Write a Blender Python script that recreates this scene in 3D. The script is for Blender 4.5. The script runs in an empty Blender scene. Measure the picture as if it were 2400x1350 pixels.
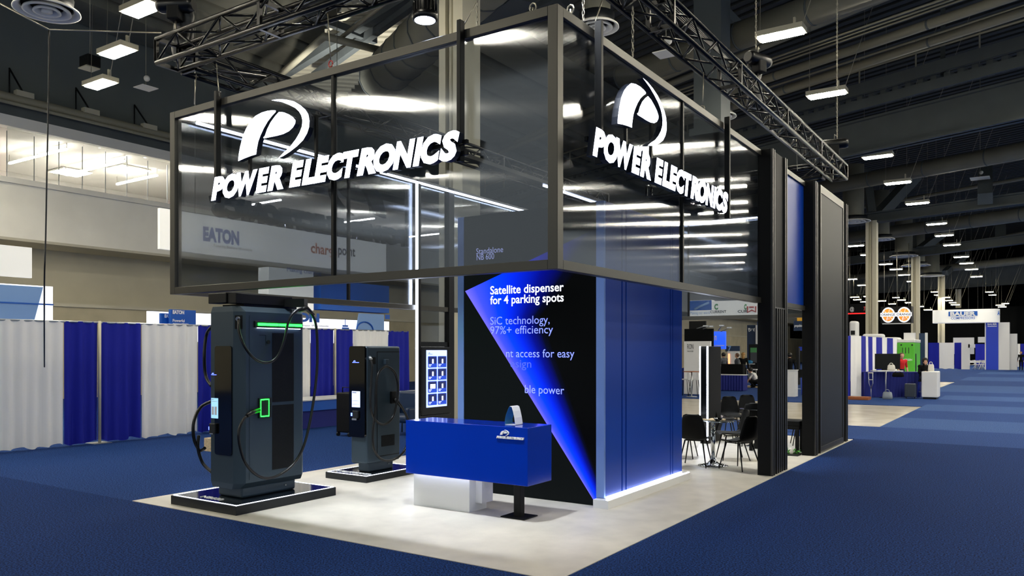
import bpy, bmesh, math, random
from mathutils import Vector, Matrix, noise
random.seed(7)
sc = bpy.context.scene
COL = sc.collection
PI = math.pi
# ------------------------------------------------------------------ camera, world, exposure
YAW = math.radians(33.75)
CAMP = Vector((3.252, -5.525, 1.87))
FOC = 1851.0; HOR = 821.0
cd = bpy.data.cameras.new('camera'); cam = bpy.data.objects.new('camera', cd); COL.objects.link(cam)
cam.location = CAMP; cam.rotation_euler = (PI/2, 0, YAW)
cd.sensor_width = 36; cd.lens = 36*FOC/2400; cd.shift_y = (HOR-675)/2400; cd.clip_end = 400; cd.clip_start = .05
sc.camera = cam
w = bpy.data.worlds.new('hall_air'); sc.world = w; w.use_nodes = True
w.node_tree.nodes['Background'].inputs[0].default_value = (.62, .68, .70, 1)
w.node_tree.nodes['Background'].inputs[1].default_value = .55
sc.view_settings.view_transform = 'Standard'; sc.view_settings.look = 'None'
sc.view_settings.exposure = 0.6; sc.view_settings.gamma = 1; sc.view_settings.use_curve_mapping = False
LAMP_E = 98.0      # radiance of the high bay lamps

FW = (-math.sin(YAW), math.cos(YAW)); RT = (math.cos(YAW), math.sin(YAW))
def ray(px):
    k = (px-1200)/FOC; return (FW[0]+k*RT[0], FW[1]+k*RT[1])
def gz(px, py, z=0):                # point at height z seen at a photo pixel
    t = FOC*(1.87-z)/(py-HOR); r = ray(px); return Vector((CAMP.x+t*r[0], CAMP.y+t*r[1], z))
def pX(px, py, X):
    r = ray(px); t = (X-CAMP.x)/r[0]; return Vector((X, CAMP.y+t*r[1], 1.87+(HOR-py)*t/FOC))
def pY(px, py, Y):
    r = ray(px); t = (Y-CAMP.y)/r[1]; return Vector((CAMP.x+t*r[0], Y, 1.87+(HOR-py)*t/FOC))
def dd(px, py, t):
    r = ray(px); return Vector((CAMP.x+t*r[0], CAMP.y+t*r[1], 1.87+(HOR-py)*t/FOC))

# ------------------------------------------------------------------ materials
def lin(c):
    c = c/255.0
    return c/12.92 if c <= .04045 else ((c+.055)/1.055)**2.4
def C3(r, g, b): return (lin(r), lin(g), lin(b), 1)
MT = {}
def mat(n, rgb, rough=.5, metal=0, em=None, es=0, spec=.5, var=0, vscale=8, bump=0, bscale=200, rgb2=None, coat=0, trans=0):
    m = bpy.data.materials.new(n); m.use_nodes = True; nt = m.node_tree; b = nt.nodes['Principled BSDF']
    b.inputs['Base Color'].default_value = C3(*rgb); b.inputs['Roughness'].default_value = rough
    b.inputs['Metallic'].default_value = metal; b.inputs['Specular IOR Level'].default_value = spec
    b.inputs['Coat Weight'].default_value = coat; b.inputs['Coat Roughness'].default_value = .08
    if trans: b.inputs['Transmission Weight'].default_value = trans
    if em: b.inputs['Emission Color'].default_value = C3(*em); b.inputs['Emission Strength'].default_value = es
    if var or rgb2:
        tc = nt.nodes.new('ShaderNodeTexCoord'); nz = nt.nodes.new('ShaderNodeTexNoise'); nz.inputs['Scale'].default_value = vscale
        nz.inputs['Detail'].default_value = 6 if not n.startswith('carpet') else 3
        nt.links.new(tc.outputs['Object'], nz.inputs['Vector'])
        mx = nt.nodes.new('ShaderNodeMix'); mx.data_type = 'RGBA'
        a = rgb2 if rgb2 else tuple(max(0, x*(1-var)) for x in rgb)
        mx.inputs[6].default_value = C3(*a); mx.inputs[7].default_value = C3(*(rgb if rgb2 else tuple(min(255, x*(1+var)) for x in rgb)))
        rp = nt.nodes.new('ShaderNodeValToRGB'); k_ = .08 if n.startswith('carpet') else .15; rp.color_ramp.elements[0].position = .5-k_; rp.color_ramp.elements[1].position = .5+k_
        nt.links.new(nz.outputs['Fac'], rp.inputs['Fac']); nt.links.new(rp.outputs['Color'], mx.inputs[0])
        nt.links.new(mx.outputs[2], b.inputs['Base Color'])
    if bump:
        tc = nt.nodes.new('ShaderNodeTexCoord'); nz = nt.nodes.new('ShaderNodeTexNoise'); nz.inputs['Scale'].default_value = bscale
        nt.links.new(tc.outputs['Object'], nz.inputs['Vector'])
        bp = nt.nodes.new('ShaderNodeBump'); bp.inputs['Strength'].default_value = bump; bp.inputs['Distance'].default_value = .01
        nt.links.new(nz.outputs['Fac'], bp.inputs['Height']); nt.links.new(bp.outputs['Normal'], b.inputs['Normal'])
    MT[n] = m; return m
mat('carpet_dark', (20, 62, 128), .95, rgb2=(0, 16, 58), vscale=60, bump=.5, bscale=260, spec=.15)  # carpet tones differ to imitate how light catches the pile
mat('carpet_mid', (38, 76, 140), .95, rgb2=(6, 32, 84), vscale=60, bump=.5, bscale=260, spec=.15)
mat('carpet_light', (52, 84, 146), .95, rgb2=(16, 42, 96), vscale=60, bump=.5, bscale=260, spec=.15)
mat('carpet_sheen', (74, 104, 160), .95, rgb2=(34, 62, 114), vscale=60, bump=.5, bscale=260, spec=.15)  # paler copy: sheen of alternate carpet rolls put into the colour
mat('vinyl', (204, 199, 188), .42, var=.035, vscale=3.0, bump=.03, bscale=60)
mat('concrete', (196, 188, 172), .22, var=.05, vscale=1.5)
mat('frame', (74, 72, 66), .36, .5)
mat('frame_black', (8, 9, 10), .45, .0, spec=.28)
mat('black_satin', (10, 11, 12), .6, spec=.22, bump=.05, bscale=500)
mat('black_gloss', (5, 6, 8), .06, coat=.6)
mat('fin_silver', (66, 66, 64), .42, .5)
mat('charcoal', (52, 68, 80), .42, .3, bump=.05, bscale=900)
mat('charcoal_dark', (20, 25, 30), .5, .2)
mat('panel_dark', (24, 26, 28), .5, spec=.3)
mat('rubber', (7, 7, 8), .34)
mat('truss_black', (8, 9, 11), .3, .0, spec=.4)
mat('truss_plate', (176, 170, 150), .5)
mat('steel', (170, 165, 150), .35, .8)
mat('chrome', (225, 228, 232), .07, 1)
mat('blue_gloss', (0, 46, 168), .14, coat=.4)
mat('blue_wall', (0, 58, 162), .34, .0, spec=.35)
mat('blue_edge', (120, 152, 220), .3, .3)
mat('white_lam', (228, 228, 228), .4)
mat('white_paint', (235, 232, 224), .6)
mat('wall_cream', (244, 240, 228), .85, var=.02, vscale=.6)
mat('wall_beige', (196, 190, 170), .85, var=.03, vscale=.5)
mat('block_beige', (186, 176, 148), .85, var=.05, vscale=.8)
mat('wall_slate', (104, 110, 106), .9, var=.06, vscale=.25)
mat('ceiling_dark', (46, 50, 50), .9)
mat('deck', (58, 60, 58), .8)
mat('steel_grey', (88, 94, 94), .7, .1, var=.04, vscale=1)
mat('duct', (128, 126, 112), .6, .2, var=.04, vscale=1)
mat('pipe_paint', (140, 136, 118), .6, .1)
mat('col_paint', (196, 190, 168), .7)
mat('mezz_wall', (192, 188, 182), .9)
mat('mezz_ceil', (190, 187, 182), .9)
mat('drape_white', (250, 249, 247), .85, bump=.1, bscale=900)
mat('drape_blue', (2, 20, 158), .8, bump=.1, bscale=900)
mat('drape_black', (6, 7, 8), .95, spec=.1)
mat('skirt_blue', (10, 28, 120), .7)
mat('eaton_blue', (0, 90, 190), .5)
mat('eaton_light', (128, 168, 222), .5)
mat('banner_blue', (24, 62, 200), .5)
mat('navy', (16, 46, 82), .5)
mat('teal_blue', (20, 110, 160), .5)
mat('text_dark', (70, 74, 80), .6)
mat('text_green', (84, 160, 96), .6)
mat('text_red', (190, 70, 66), .6)
mat('text_orange', (220, 120, 60), .6)
mat('logo_white', (240, 242, 246), .4)
mat('yellow', (240, 180, 50), .6)
mat('green_box', (88, 190, 52), .45)
mat('wood', (150, 84, 42), .6)
mat('tan', (214, 190, 150), .6, var=.1, vscale=30)
mat('skin', (206, 158, 130), .6)
mat('hair_black', (18, 15, 14), .6)
mat('hair_brown', (88, 60, 40), .6)
mat('hair_blond', (160, 122, 70), .6)
mat('cloth_black', (10, 11, 13), .9, spec=.2)
mat('cloth_grey', (84, 88, 96), .9)
mat('cloth_white', (226, 224, 224), .9)
mat('cloth_red', (196, 30, 32), .9)
mat('cloth_navy', (22, 28, 54), .9)
mat('eye_dark', (12, 10, 10), .3)
mat('plant', (60, 130, 30), .6, var=.3, vscale=30)
mat('white_bag', (220, 216, 208), .6)
mat('grey_bag', (140, 150, 160), .5)
mat('suitcase_grey', (56, 64, 76), .4)
mat('silver', (196, 200, 204), .3, .8)
mat('red_sign', (150, 16, 18), .5, em=(255, 30, 30), es=1.2)
mat('lamp_body', (190, 184, 160), .5)
mat('lamp_glow', (255, 250, 230), .5, em=(255, 247, 226), es=LAMP_E)
mat('mezz_glow', (255, 250, 240), .5, em=(255, 248, 238), es=44)
mat('led_white', (255, 255, 255), .5, em=(222, 232, 255), es=12)
mat('led_soft', (255, 255, 255), .5, em=(225, 234, 255), es=3.6)
mat('led_thin', (255, 255, 255), .5, em=(225, 234, 255), es=5)
mat('led_green', (60, 255, 60), .5, em=(20, 255, 40), es=11)
mat('led_blue', (120, 140, 255), .5, em=(90, 110, 255), es=3)
mat('sign_face', (255, 255, 255), .5, em=(226, 232, 255), es=5.2)
mat('sign_side', (34, 40, 54), .4)
mat('spot_glow', (255, 255, 255), .5, em=(205, 220, 255), es=30)
mat('screen_glow', (200, 210, 255), .3, em=(176, 196, 250), es=1.0)
mat('screen_tile', (20, 50, 150), .3, em=(16, 62, 190), es=.75)
mat('screen_tile_dark', (8, 20, 70), .3, em=(6, 24, 96), es=.5)
mat('screen_white', (255, 255, 255), .3, em=(225, 232, 255), es=1.1)
mat('screen_cyan', (150, 200, 235), .3, em=(140, 190, 228), es=.8)
mat('txt_white', (255, 255, 255), .5, em=(240, 244, 255), es=1.1)
mat('txt_mid', (140, 150, 240), .5, em=(120, 136, 250), es=.8)
mat('txt_dim', (60, 80, 200), .5, em=(84, 100, 240), es=.55)
mat('txt_grey', (150, 155, 200), .5, em=(150, 155, 210), es=.95)
mat('screen_banner', (40, 80, 230), .4, em=(36, 84, 236), es=.8)
mat('glow_orange', (255, 160, 110), .5, em=(255, 150, 100), es=1.5)
mat('box_emit', (240, 238, 230), .6, em=(240, 240, 236), es=.25)  # white boards given a faint emission of their own
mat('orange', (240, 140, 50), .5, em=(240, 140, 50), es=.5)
mat('sign_emit', (240, 240, 244), .5, em=(240, 242, 250), es=.6)  # white banners and discs given a faint emission of their own

def film(n, tint, gl=.10, rough=.13, base=.05):
    m = bpy.data.materials.new(n); m.use_nodes = True; nt = m.node_tree; nt.nodes.clear()
    out = nt.nodes.new('ShaderNodeOutputMaterial'); mx = nt.nodes.new('ShaderNodeMixShader')
    tr = nt.nodes.new('ShaderNodeBsdfTransparent'); tr.inputs[0].default_value = tint
    g = nt.nodes.new('ShaderNodeBsdfAnisotropic'); g.inputs['Color'].default_value = (.9, .92, .95, 1); g.inputs['Roughness'].default_value = rough
    g.inputs['Anisotropy'].default_value = .75; g.inputs['Rotation'].default_value = .25
    tg = nt.nodes.new('ShaderNodeTangent'); tg.direction_type = 'RADIAL'; tg.axis = 'Z'
    nt.links.new(tg.outputs[0], g.inputs['Tangent'])
    lw = nt.nodes.new('ShaderNodeFresnel'); gm = nt.nodes.new('ShaderNodeNewGeometry'); io = nt.nodes.new('ShaderNodeMath'); io.operation = 'MULTIPLY_ADD'
    io.inputs[1].default_value = 1/1.5-1.5; io.inputs[2].default_value = 1.5; nt.links.new(gm.outputs['Backfacing'], io.inputs[0]); nt.links.new(io.outputs[0], lw.inputs['IOR'])
    ad = nt.nodes.new('ShaderNodeMath'); ad.operation = 'MULTIPLY_ADD'; ad.inputs[1].default_value = 1.0; ad.inputs[2].default_value = base
    nt.links.new(lw.outputs[0], ad.inputs[0]); nt.links.new(ad.outputs[0], mx.inputs[0])
    nt.links.new(tr.outputs[0], mx.inputs[1]); nt.links.new(g.outputs[0], mx.inputs[2]); nt.links.new(mx.outputs[0], out.inputs[0])
    MT[n] = m
film('film', (.68, .705, .735, 1), rough=.075, base=.035)
film('film_blue', (.02, .10, .50, 1), base=.02)
film('glass', (.9, .93, .93, 1), rough=.03, base=.0)
film('glass_table', (.72, .76, .76, 1), rough=.03, base=.06)

def screen_material():
    m = bpy.data.materials.new('led_screen'); m.use_nodes = True; nt = m.node_tree; b = nt.nodes['Principled BSDF']
    b.inputs['Base Color'].default_value = (.003, .0033, .0035, 1); b.inputs['Roughness'].default_value = .4; b.inputs['Specular IOR Level'].default_value = .06
    L = nt.links; N = nt.nodes.new
    def mth(op, a, bb=None, clamp=False):
        n = N('ShaderNodeMath'); n.operation = op; n.use_clamp = clamp
        for i, v in enumerate((a, bb)):
            if v is None: continue
            if isinstance(v, (int, float)): n.inputs[i].default_value = v
            else: L.new(v, n.inputs[i])
        return n.outputs[0]
    geo = N('ShaderNodeNewGeometry'); sp = N('ShaderNodeSeparateXYZ'); L.new(geo.outputs['Position'], sp.inputs[0])
    x = sp.outputs[0]; z = sp.outputs[2]
    # lower edge of the light wedge from (-3.13,2.66) to (-1.207,0.08); normal points up-right
    ex, ez = (-1.207+3.13), (.08-2.66); l = math.hypot(ex, ez); nx, nz = -ez/l, ex/l
    d1 = mth('ADD', mth('MULTIPLY', mth('ADD', x, 3.13), nx), mth('MULTIPLY', mth('SUBTRACT', z, 2.66), nz))
    # upper edge from the tip to (-1.64,3.16)
    ux, uz = (-1.60+3.13), (3.18-2.66); ul = math.hypot(ux, uz); mx_, mz_ = uz/ul, -ux/ul
    d2 = mth('ADD', mth('MULTIPLY', mth('ADD', x, 3.13), mx_), mth('MULTIPLY', mth('SUBTRACT', z, 2.66), mz_))
    m1 = mth('GREATER_THAN', d1, 0); m2 = mth('GREATER_THAN', d2, 0)
    # the wedge widens towards the top: fade width grows with the height
    wd = mth('ADD', mth('ADD', mth('MULTIPLY', z, .27), .12), mth('MULTIPLY', mth('MAXIMUM', mth('SUBTRACT', z, 2.3), 0), 1.1))
    f = mth('DIVIDE', d1, wd)
    rp = N('ShaderNodeValToRGB'); L.new(f, rp.inputs[0]); e = rp.color_ramp.elements
    e[0].position = 0; e[0].color = C3(112, 104, 255); e[1].position = 1.0; e[1].color = (0, 0, 0, 1)
    for p, c in ((.12, C3(62, 78, 255)), (.3, C3(2, 62, 255)), (.5, C3(0, 36, 225)), (.72, C3(0, 8, 130)), (.9, C3(0, 2, 30))):
        q = e.new(p); q.color = c
    mk = mth('MULTIPLY', m1, m2)
    mx = N('ShaderNodeMix'); mx.data_type = 'RGBA'; mx.inputs[6].default_value = (.002, .003, .0032, 1)
    L.new(mk, mx.inputs[0]); L.new(rp.outputs[0], mx.inputs[7])
    L.new(mx.outputs[2], b.inputs['Emission Color']); b.inputs['Emission Strength'].default_value = .85
    MT['led_screen'] = m
screen_material()

# ------------------------------------------------------------------ mesh builder
ORG = {}
class MB:
    def __init__(s): s.v = []; s.f = []; s.m = []; s.sm = []
    def add(s, vs, fs, m=0, smooth=False):
        o = len(s.v); s.v += [Vector(p) for p in vs]
        for f in fs: s.f.append([o+i for i in f]); s.m.append(m); s.sm.append(smooth)
        return s
    def box(s, x0, x1, y0, y1, z0, z1, m=0):
        x0, x1 = sorted((x0, x1)); y0, y1 = sorted((y0, y1)); z0, z1 = sorted((z0, z1))
        vs = [(x, y, z) for x in (x0, x1) for y in (y0, y1) for z in (z0, z1)]
        return s.add(vs, [(0, 1, 3, 2), (4, 6, 7, 5), (0, 4, 5, 1), (2, 3, 7, 6), (0, 2, 6, 4), (1, 5, 7, 3)], m)
    def rbox(s, x0, x1, y0, y1, z0, z1, r=.01, seg=2, m=0, smooth=False):
        bm = bmesh.new(); bmesh.ops.create_cube(bm, size=1)
        for v in bm.verts: v.co = Vector(((x0+x1)/2+v.co.x*abs(x1-x0), (y0+y1)/2+v.co.y*abs(y1-y0), (z0+z1)/2+v.co.z*abs(z1-z0)))
        bmesh.ops.bevel(bm, geom=bm.edges[:], offset=r, segments=seg, affect='EDGES', profile=.5)
        bm.verts.index_update(); s.add([v.co.copy() for v in bm.verts], [[v.index for v in f.verts] for f in bm.faces], m, smooth); bm.free(); return s
    def bar(s, a, b, w, h=None, m=0, up=(0, 0, 1)):
        a = Vector(a); b = Vector(b); h = h or w; d = (b-a).normalized(); u = Vector(up)
        if abs(d.dot(u)) > .98: u = Vector((0, 1, 0))
        r = d.cross(u).normalized()*w/2; u = r.cross(d).normalized()*h/2
        vs = [p+i*r+j*u for p in (a, b) for i in (-1, 1) for j in (-1, 1)]
        return s.add(vs, [(0, 1, 3, 2), (4, 6, 7, 5), (0, 4, 5, 1), (2, 3, 7, 6), (0, 2, 6, 4), (1, 5, 7, 3)], m)
    def tube(s, pts, r, seg=8, m=0, caps=True):
        pts = [Vector(p) for p in pts]; n = len(pts); rs = r if isinstance(r, (list, tuple)) else [r]*n
        t0 = (pts[1]-pts[0]).normalized(); u = Vector((0, 0, 1)) if abs(t0.z) < .9 else Vector((1, 0, 0))
        u = (u-t0*u.dot(t0)).normalized(); vs = []
        for i in range(n):
            t = ((pts[min(i+1, n-1)]-pts[i]).normalized()+(pts[i]-pts[max(i-1, 0)]).normalized())
            t = t.normalized() if t.length > 1e-6 else t0
            u = (u-t*u.dot(t)); u = u.normalized() if u.length > 1e-6 else t.orthogonal().normalized(); b = t.cross(u)
            for k in range(seg):
                a = 2*PI*k/seg; vs.append(pts[i]+rs[i]*(math.cos(a)*u+math.sin(a)*b))
        fs = [(i*seg+k, i*seg+(k+1) % seg, (i+1)*seg+(k+1) % seg, (i+1)*seg+k) for i in range(n-1) for k in range(seg)]
        o = len(s.v); s.add(vs, fs, m, True)
        if caps:
            s.f.append([o+k for k in range(seg)][::-1]); s.m.append(m); s.sm.append(False)
            s.f.append([o+(n-1)*seg+k for k in range(seg)]); s.m.append(m); s.sm.append(False)
        return s
    def lathe(s, prof, c, seg=24, m=0, smooth=True):
        vs = [(c[0]+r*math.cos(2*PI*k/seg), c[1]+r*math.sin(2*PI*k/seg), c[2]+z) for r, z in prof for k in range(seg)]
        fs = [(i*seg+k, i*seg+(k+1) % seg, (i+1)*seg+(k+1) % seg, (i+1)*seg+k) for i in range(len(prof)-1) for k in range(seg)]
        return s.add(vs, fs, m, smooth)
    def prism(s, pts, off, m=0, m2=None):
        n = len(pts); pts = [Vector(p) for p in pts]; off = Vector(off)
        s.add(pts, [list(range(n))], m); s.add([p-off for p in pts], [list(range(n))[::-1]], m2 if m2 is not None else m)
        for i in range(n):
            j = (i+1) % n; s.add([pts[i], pts[j], pts[j]-off, pts[i]-off], [(0, 3, 2, 1)], m2 if m2 is not None else m)
        return s
    def ball(s, c, r, seg=12, rings=8, m=0, sc3=(1, 1, 1)):
        vs = []; fs = []
        for i in range(rings+1):
            ph = PI*i/rings
            for k in range(seg): a = 2*PI*k/seg; vs.append((c[0]+r*sc3[0]*math.sin(ph)*math.cos(a), c[1]+r*sc3[1]*math.sin(ph)*math.sin(a), c[2]+r*sc3[2]*math.cos(ph)))
        for i in range(rings):
            for k in range(seg): fs.append((i*seg+k, (i+1)*seg+k, (i+1)*seg+(k+1) % seg, i*seg+(k+1) % seg))
        return s.add(vs, fs, m, True)
    def build(s, name, mats, parent=None, fix=True):
        if not isinstance(mats, (list, tuple)): mats = [mats]
        o0 = ORG.get(parent.name, Vector()) if parent else Vector()
        me = bpy.data.meshes.new(name); me.from_pydata([p-o0 for p in s.v], [], s.f)
        for n in mats: me.materials.append(MT[n] if isinstance(n, str) else n)
        me.polygons.foreach_set('material_index', s.m); me.polygons.foreach_set('use_smooth', s.sm)
        if fix:
            bm = bmesh.new(); bm.from_mesh(me); bmesh.ops.remove_doubles(bm, verts=bm.verts[:], dist=1e-5)
            bmesh.ops.recalc_face_normals(bm, faces=bm.faces[:]); bm.to_mesh(me); bm.free()
        me.update()
        o = bpy.data.objects.new(name, me); COL.objects.link(o)
        if parent: o.parent = parent; ORG[o.name] = o0
        else: ORG[o.name] = Vector()
        return o
def tag(o, label=None, cat=None, group=None, kind=None):
    if label: o['label'] = label
    if cat: o['category'] = cat
    if group: o['group'] = group
    if kind: o['kind'] = kind
    return o
def thing(name, label, cat, loc=(0, 0, 0), group=None, rotz=0, local=False):
    o = bpy.data.objects.new(name, None); COL.objects.link(o); o.location = loc; o.rotation_euler = (0, 0, rotz); o.empty_display_size = .1
    ORG[o.name] = Vector() if (local or rotz) else Vector(loc)
    return tag(o, label, cat, group)
def dup(root, loc, rotz=0, label=None, group=None, scale=None):
    r = root.copy(); COL.objects.link(r); r.location = loc; r.rotation_euler = (0, 0, rotz)
    if scale: r.scale = scale
    if label: r['label'] = label
    if group: r['group'] = group
    for ch in list(root.children):
        c = ch.copy(); COL.objects.link(c); c.parent = r
        for g in list(ch.children):
            d = g.copy(); COL.objects.link(d); d.parent = c
    return r
def struct(name, mb, m, parent=None):
    o = mb.build(name, m, parent)
    if not parent: o['kind'] = 'structure'
    return o
def box(*a): return MB().box(*a)

# text as geometry
_tc = {}
def glyph(s, shear=0, bold=0):
    k = (s, shear, bold)
    if k not in _tc:
        cu = bpy.data.curves.new('t', 'FONT'); cu.body = s; cu.size = 1; cu.shear = shear; cu.offset = bold; cu.resolution_u = 3
        ob = bpy.data.objects.new('t', cu); COL.objects.link(ob); bpy.context.view_layer.update()
        me = bpy.data.meshes.new_from_object(ob.evaluated_get(bpy.context.evaluated_depsgraph_get()))
        vs = [(v.co.x, v.co.y) for v in me.vertices]; fs = [tuple(p.vertices) for p in me.polygons]
        em = {}
        for f in fs:
            for i in range(len(f)):
                e = (f[i], f[(i+1) % len(f)]); kk = tuple(sorted(e)); em.setdefault(kk, []).append(e)
        bd = [v[0] for v in em.values() if len(v) == 1]
        bpy.data.objects.remove(ob); bpy.data.curves.remove(cu); bpy.data.meshes.remove(me)
        _tc[k] = (vs, fs, bd)
    return _tc[k]
def cap_h():
    vs = glyph('H')[0]; return max(v[1] for v in vs)
CAP = cap_h()
def text_mb(mb, s, o, r, u, h=None, width=None, depth=.003, shear=0, bold=0, m=0, m2=None, align='l'):
    vs, fs, bd = glyph(s, shear, bold)
    if not vs: return mb
    x0 = min(v[0] for v in vs); x1 = max(v[0] for v in vs)
    sy = (h/CAP) if h else width/(x1-x0); sx = (width/(x1-x0)) if width else sy
    o = Vector(o); r = Vector(r).normalized(); u = Vector(u).normalized(); n = r.cross(u)
    sh = 0 if align == 'l' else (-(x1-x0)*sx/2 if align == 'c' else -(x1-x0)*sx)
    P = [o+r*((v[0]-x0)*sx+sh)+u*(v[1]*sy) for v in vs]
    mb.add([p+n*depth for p in P], fs, m)
    if depth > .004:
        for a, b in bd: mb.add([P[a]+n*depth, P[b]+n*depth, P[b], P[a]], [(0, 3, 2, 1)], m2 if m2 is not None else m)
        mb.add(P, [f[::-1] for f in fs], m2 if m2 is not None else m)
    return mb
def text(s, o, r, u, m, parent, name='lettering', **k):
    ob = text_mb(MB(), s, o, r, u, **k).build(name, m, parent, fix=False); return ob
UX = Vector((1, 0, 0)); UY = Vector((0, 1, 0)); UZ = Vector((0, 0, 1))

# ------------------------------------------------------------------ setting: floor, walls, ceiling
struct('floor', box(-70, 45, -30, 130, -.12, -.02), 'concrete')
def carpet(name, m, x0, x1, y0, y1, label):
    o = box(x0, x1, y0, y1, -.02, 0).build(name, m); tag(o, label, None, None, 'structure'); return o
carpet('carpet', 'carpet_dark', -60, 45, -30, 0, 'dark blue carpet in front of the pale booth floor')
carpet('carpet', 'carpet_dark', 0, 45, 0, 12.4, 'dark blue aisle carpet right of the pale booth floor')
carpet('carpet', 'carpet_mid', -60, -6.1, 0, 12.4, 'blue carpet between the booth and the curtain line')
carpet('carpet', 'carpet_light', -60, 45, 12.4, 15.5, 'lighter blue cross aisle carpet behind the booth')
for i in range(6): carpet('carpet', 'carpet_light' if i % 2 else 'carpet_sheen', 0, 45, 15.5+i*3.25, 15.5+(i+1)*3.25, ('first', 'second', 'third', 'fourth', 'fifth', 'sixth')[i]+' carpet strip of the main aisle beyond the cross aisle')
for i in range(12): carpet('carpet', 'carpet_light' if i % 2 else 'carpet_sheen', -.9, 45, 35+i*7.9, 35+(i+1)*7.9, 'far carpet strip number %d of the main aisle' % (i+7))
carpet('carpet', 'carpet_light', -60, 0, 24.0, 35.0, 'blue carpet under the neighbouring booths')
carpet('carpet', 'carpet_light', -60, -.9, 48.0, 130, 'far blue carpet under the striped curtains')
carpet('carpet', 'carpet_light', -60, -3.6, 35.0, 48.0, 'blue carpet among the booths beyond the meeting tables')
carpet('carpet', 'carpet_light', -60, -8.4, 15.5, 24.0, 'blue carpet strip beyond the meeting tables')
struct('booth_floor', box(-6.1, 0, 0, 12.2, -.02, .006), 'vinyl')
# left wall with the mezzanine
WX = -28.0
def wz(py, px=0): return pX(px, py, WX).z
Y0, Y1 = -30, 125
struct('wall_left', MB().box(WX-.4, WX, Y0, Y1, 0, 3.6), 'block_beige')
struct('wall_left_upper', MB().box(WX-2.3, WX-1.9, Y0, Y1, 3.6, 6.2), 'wall_beige')
struct('trim_1', MB().box(WX-2.0, WX+.06, Y0, Y1, 3.55, 3.68), 'wall_beige')
struct('wall_left_band', MB().box(WX-.3, WX, Y0, Y1, 6.0, 7.98).box(WX-.5, WX+.12, Y0, Y1, 7.98, 8.18), 'wall_cream')
struct('trim_2', MB().box(WX-2.2, WX, Y0, Y1, 5.9, 6.0), 'wall_beige')
struct('mezzanine_floor', box(WX-12, WX-.3, Y0, Y1, 7.0, 7.2), 'mezz_wall')
struct('mezzanine_back_wall', box(WX-10.3, WX-10, Y0, Y1, 7.2, 10.6), 'mezz_wall')
struct('mezzanine_ceiling', MB().box(WX-10, WX-2.6, Y0, Y1, 10.45, 10.6).box(WX-2.6, WX-.3, Y0, Y1, 10.25, 10.4), 'mezz_ceil')
struct('trim_3', box(WX-.35, WX+.03, Y0, Y1, 10.05, 10.45), 'white_paint')
struct('wall_left_soffit', box(WX-.5, WX, Y0, Y1, 10.45, 11.2), 'steel_grey')
struct('wall_left_top', box(WX-1.0, WX-.6, Y0, Y1, 11.0, 17.1), 'wall_slate')
struct('wall_back', box(-70, 45, 124, 124.4, 0, 17), 'drape_black')
#struct('wall_near', box(-29, 45, -30.4, -30, 0, 17), 'wall_slate')
#struct('wall_right', box(44.6, 45, -30, 125, 0, 17), 'wall_slate')
# roof deck: corrugated metal
GD = Vector((-.935, .353, 0)); GN = Vector((.353, .935, 0))
mb = MB()
for i in range(-60, 300):
    o_ = Vector((0, 0, 17.03))+GN*(i*.62); t0, t1 = -60, 90
    for ax, lo, hi in ((0, -28.4, 44), (1, -29, 123.8)):
        u0, u1 = sorted(((lo-o_[ax])/GD[ax], (hi-o_[ax])/GD[ax])); t0 = max(t0, u0); t1 = min(t1, u1)
    if t1-t0 > 1: mb.bar(o_+GD*t0, o_+GD*t1, .34, .12)
struct('ceiling', MB().box(-70, 45, -30, 130, 17.1, 17.3), 'ceiling_dark')
o = mb.build('roof_deck_ribs', 'deck', fix=False); tag(o, 'corrugated ribs of the metal roof deck', None, None, 'stuff')

# ------------------------------------------------------------------ roof steel: girders, ducts, pipes (real heights, seen at photo positions)
def zpt(px, py, z): t = FOC*(z-1.87)/(HOR-py); r = ray(px); return Vector((CAMP.x+t*r[0], CAMP.y+t*r[1], z))
def ext(a, b, e0, e1):
    d = (b-a).normalized(); return a-d*e0, b+d*e1
def girder(px0, py0, px1, py1, z, h, w, label, e0=30, e1=25, m='steel_grey', name='roof_girder'):
    a, b = ext(zpt(px0, py0, z), zpt(px1, py1, z), e0, e1)
    t = thing(name, label, 'girder', (a+b)/2)
    MB().bar(a+UZ*h/2, b+UZ*h/2, w*.25, h).build('web', m, t)
    MB().bar(a+UZ*.04, b+UZ*.04, w, .08).build('flange', m, t); MB().bar(a+UZ*(h-.04), b+UZ*(h-.04), w, .08).build('flange', m, t)
    return t, a, b
g1, a1, b1 = girder(1981, 371, 2400, 281, 9.5, 1.35, .5, 'deep grey steel girder below the catwalk, nearest and largest')
g2, a2, b2 = girder(2057, 522, 2400, 479, 9.5, .62, .6, 'grey steel girder resting on the nearest of the hall columns')
g3, a3, b3 = girder(2154, 601, 2400, 571, 9.5, .7, .6, 'grey steel girder resting on the second hall column', 25)
g4, a4, b4 = girder(1997, 691, 2400, 665, 9.5, 2.2, .6, 'far wide grey girder above the hanging orange round signs', 25)
g5, a5, b5 = girder(1990, 655, 2400, 632, 13.3, .8, .5, 'distant thin girder high above the far round signs', 25)
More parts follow.
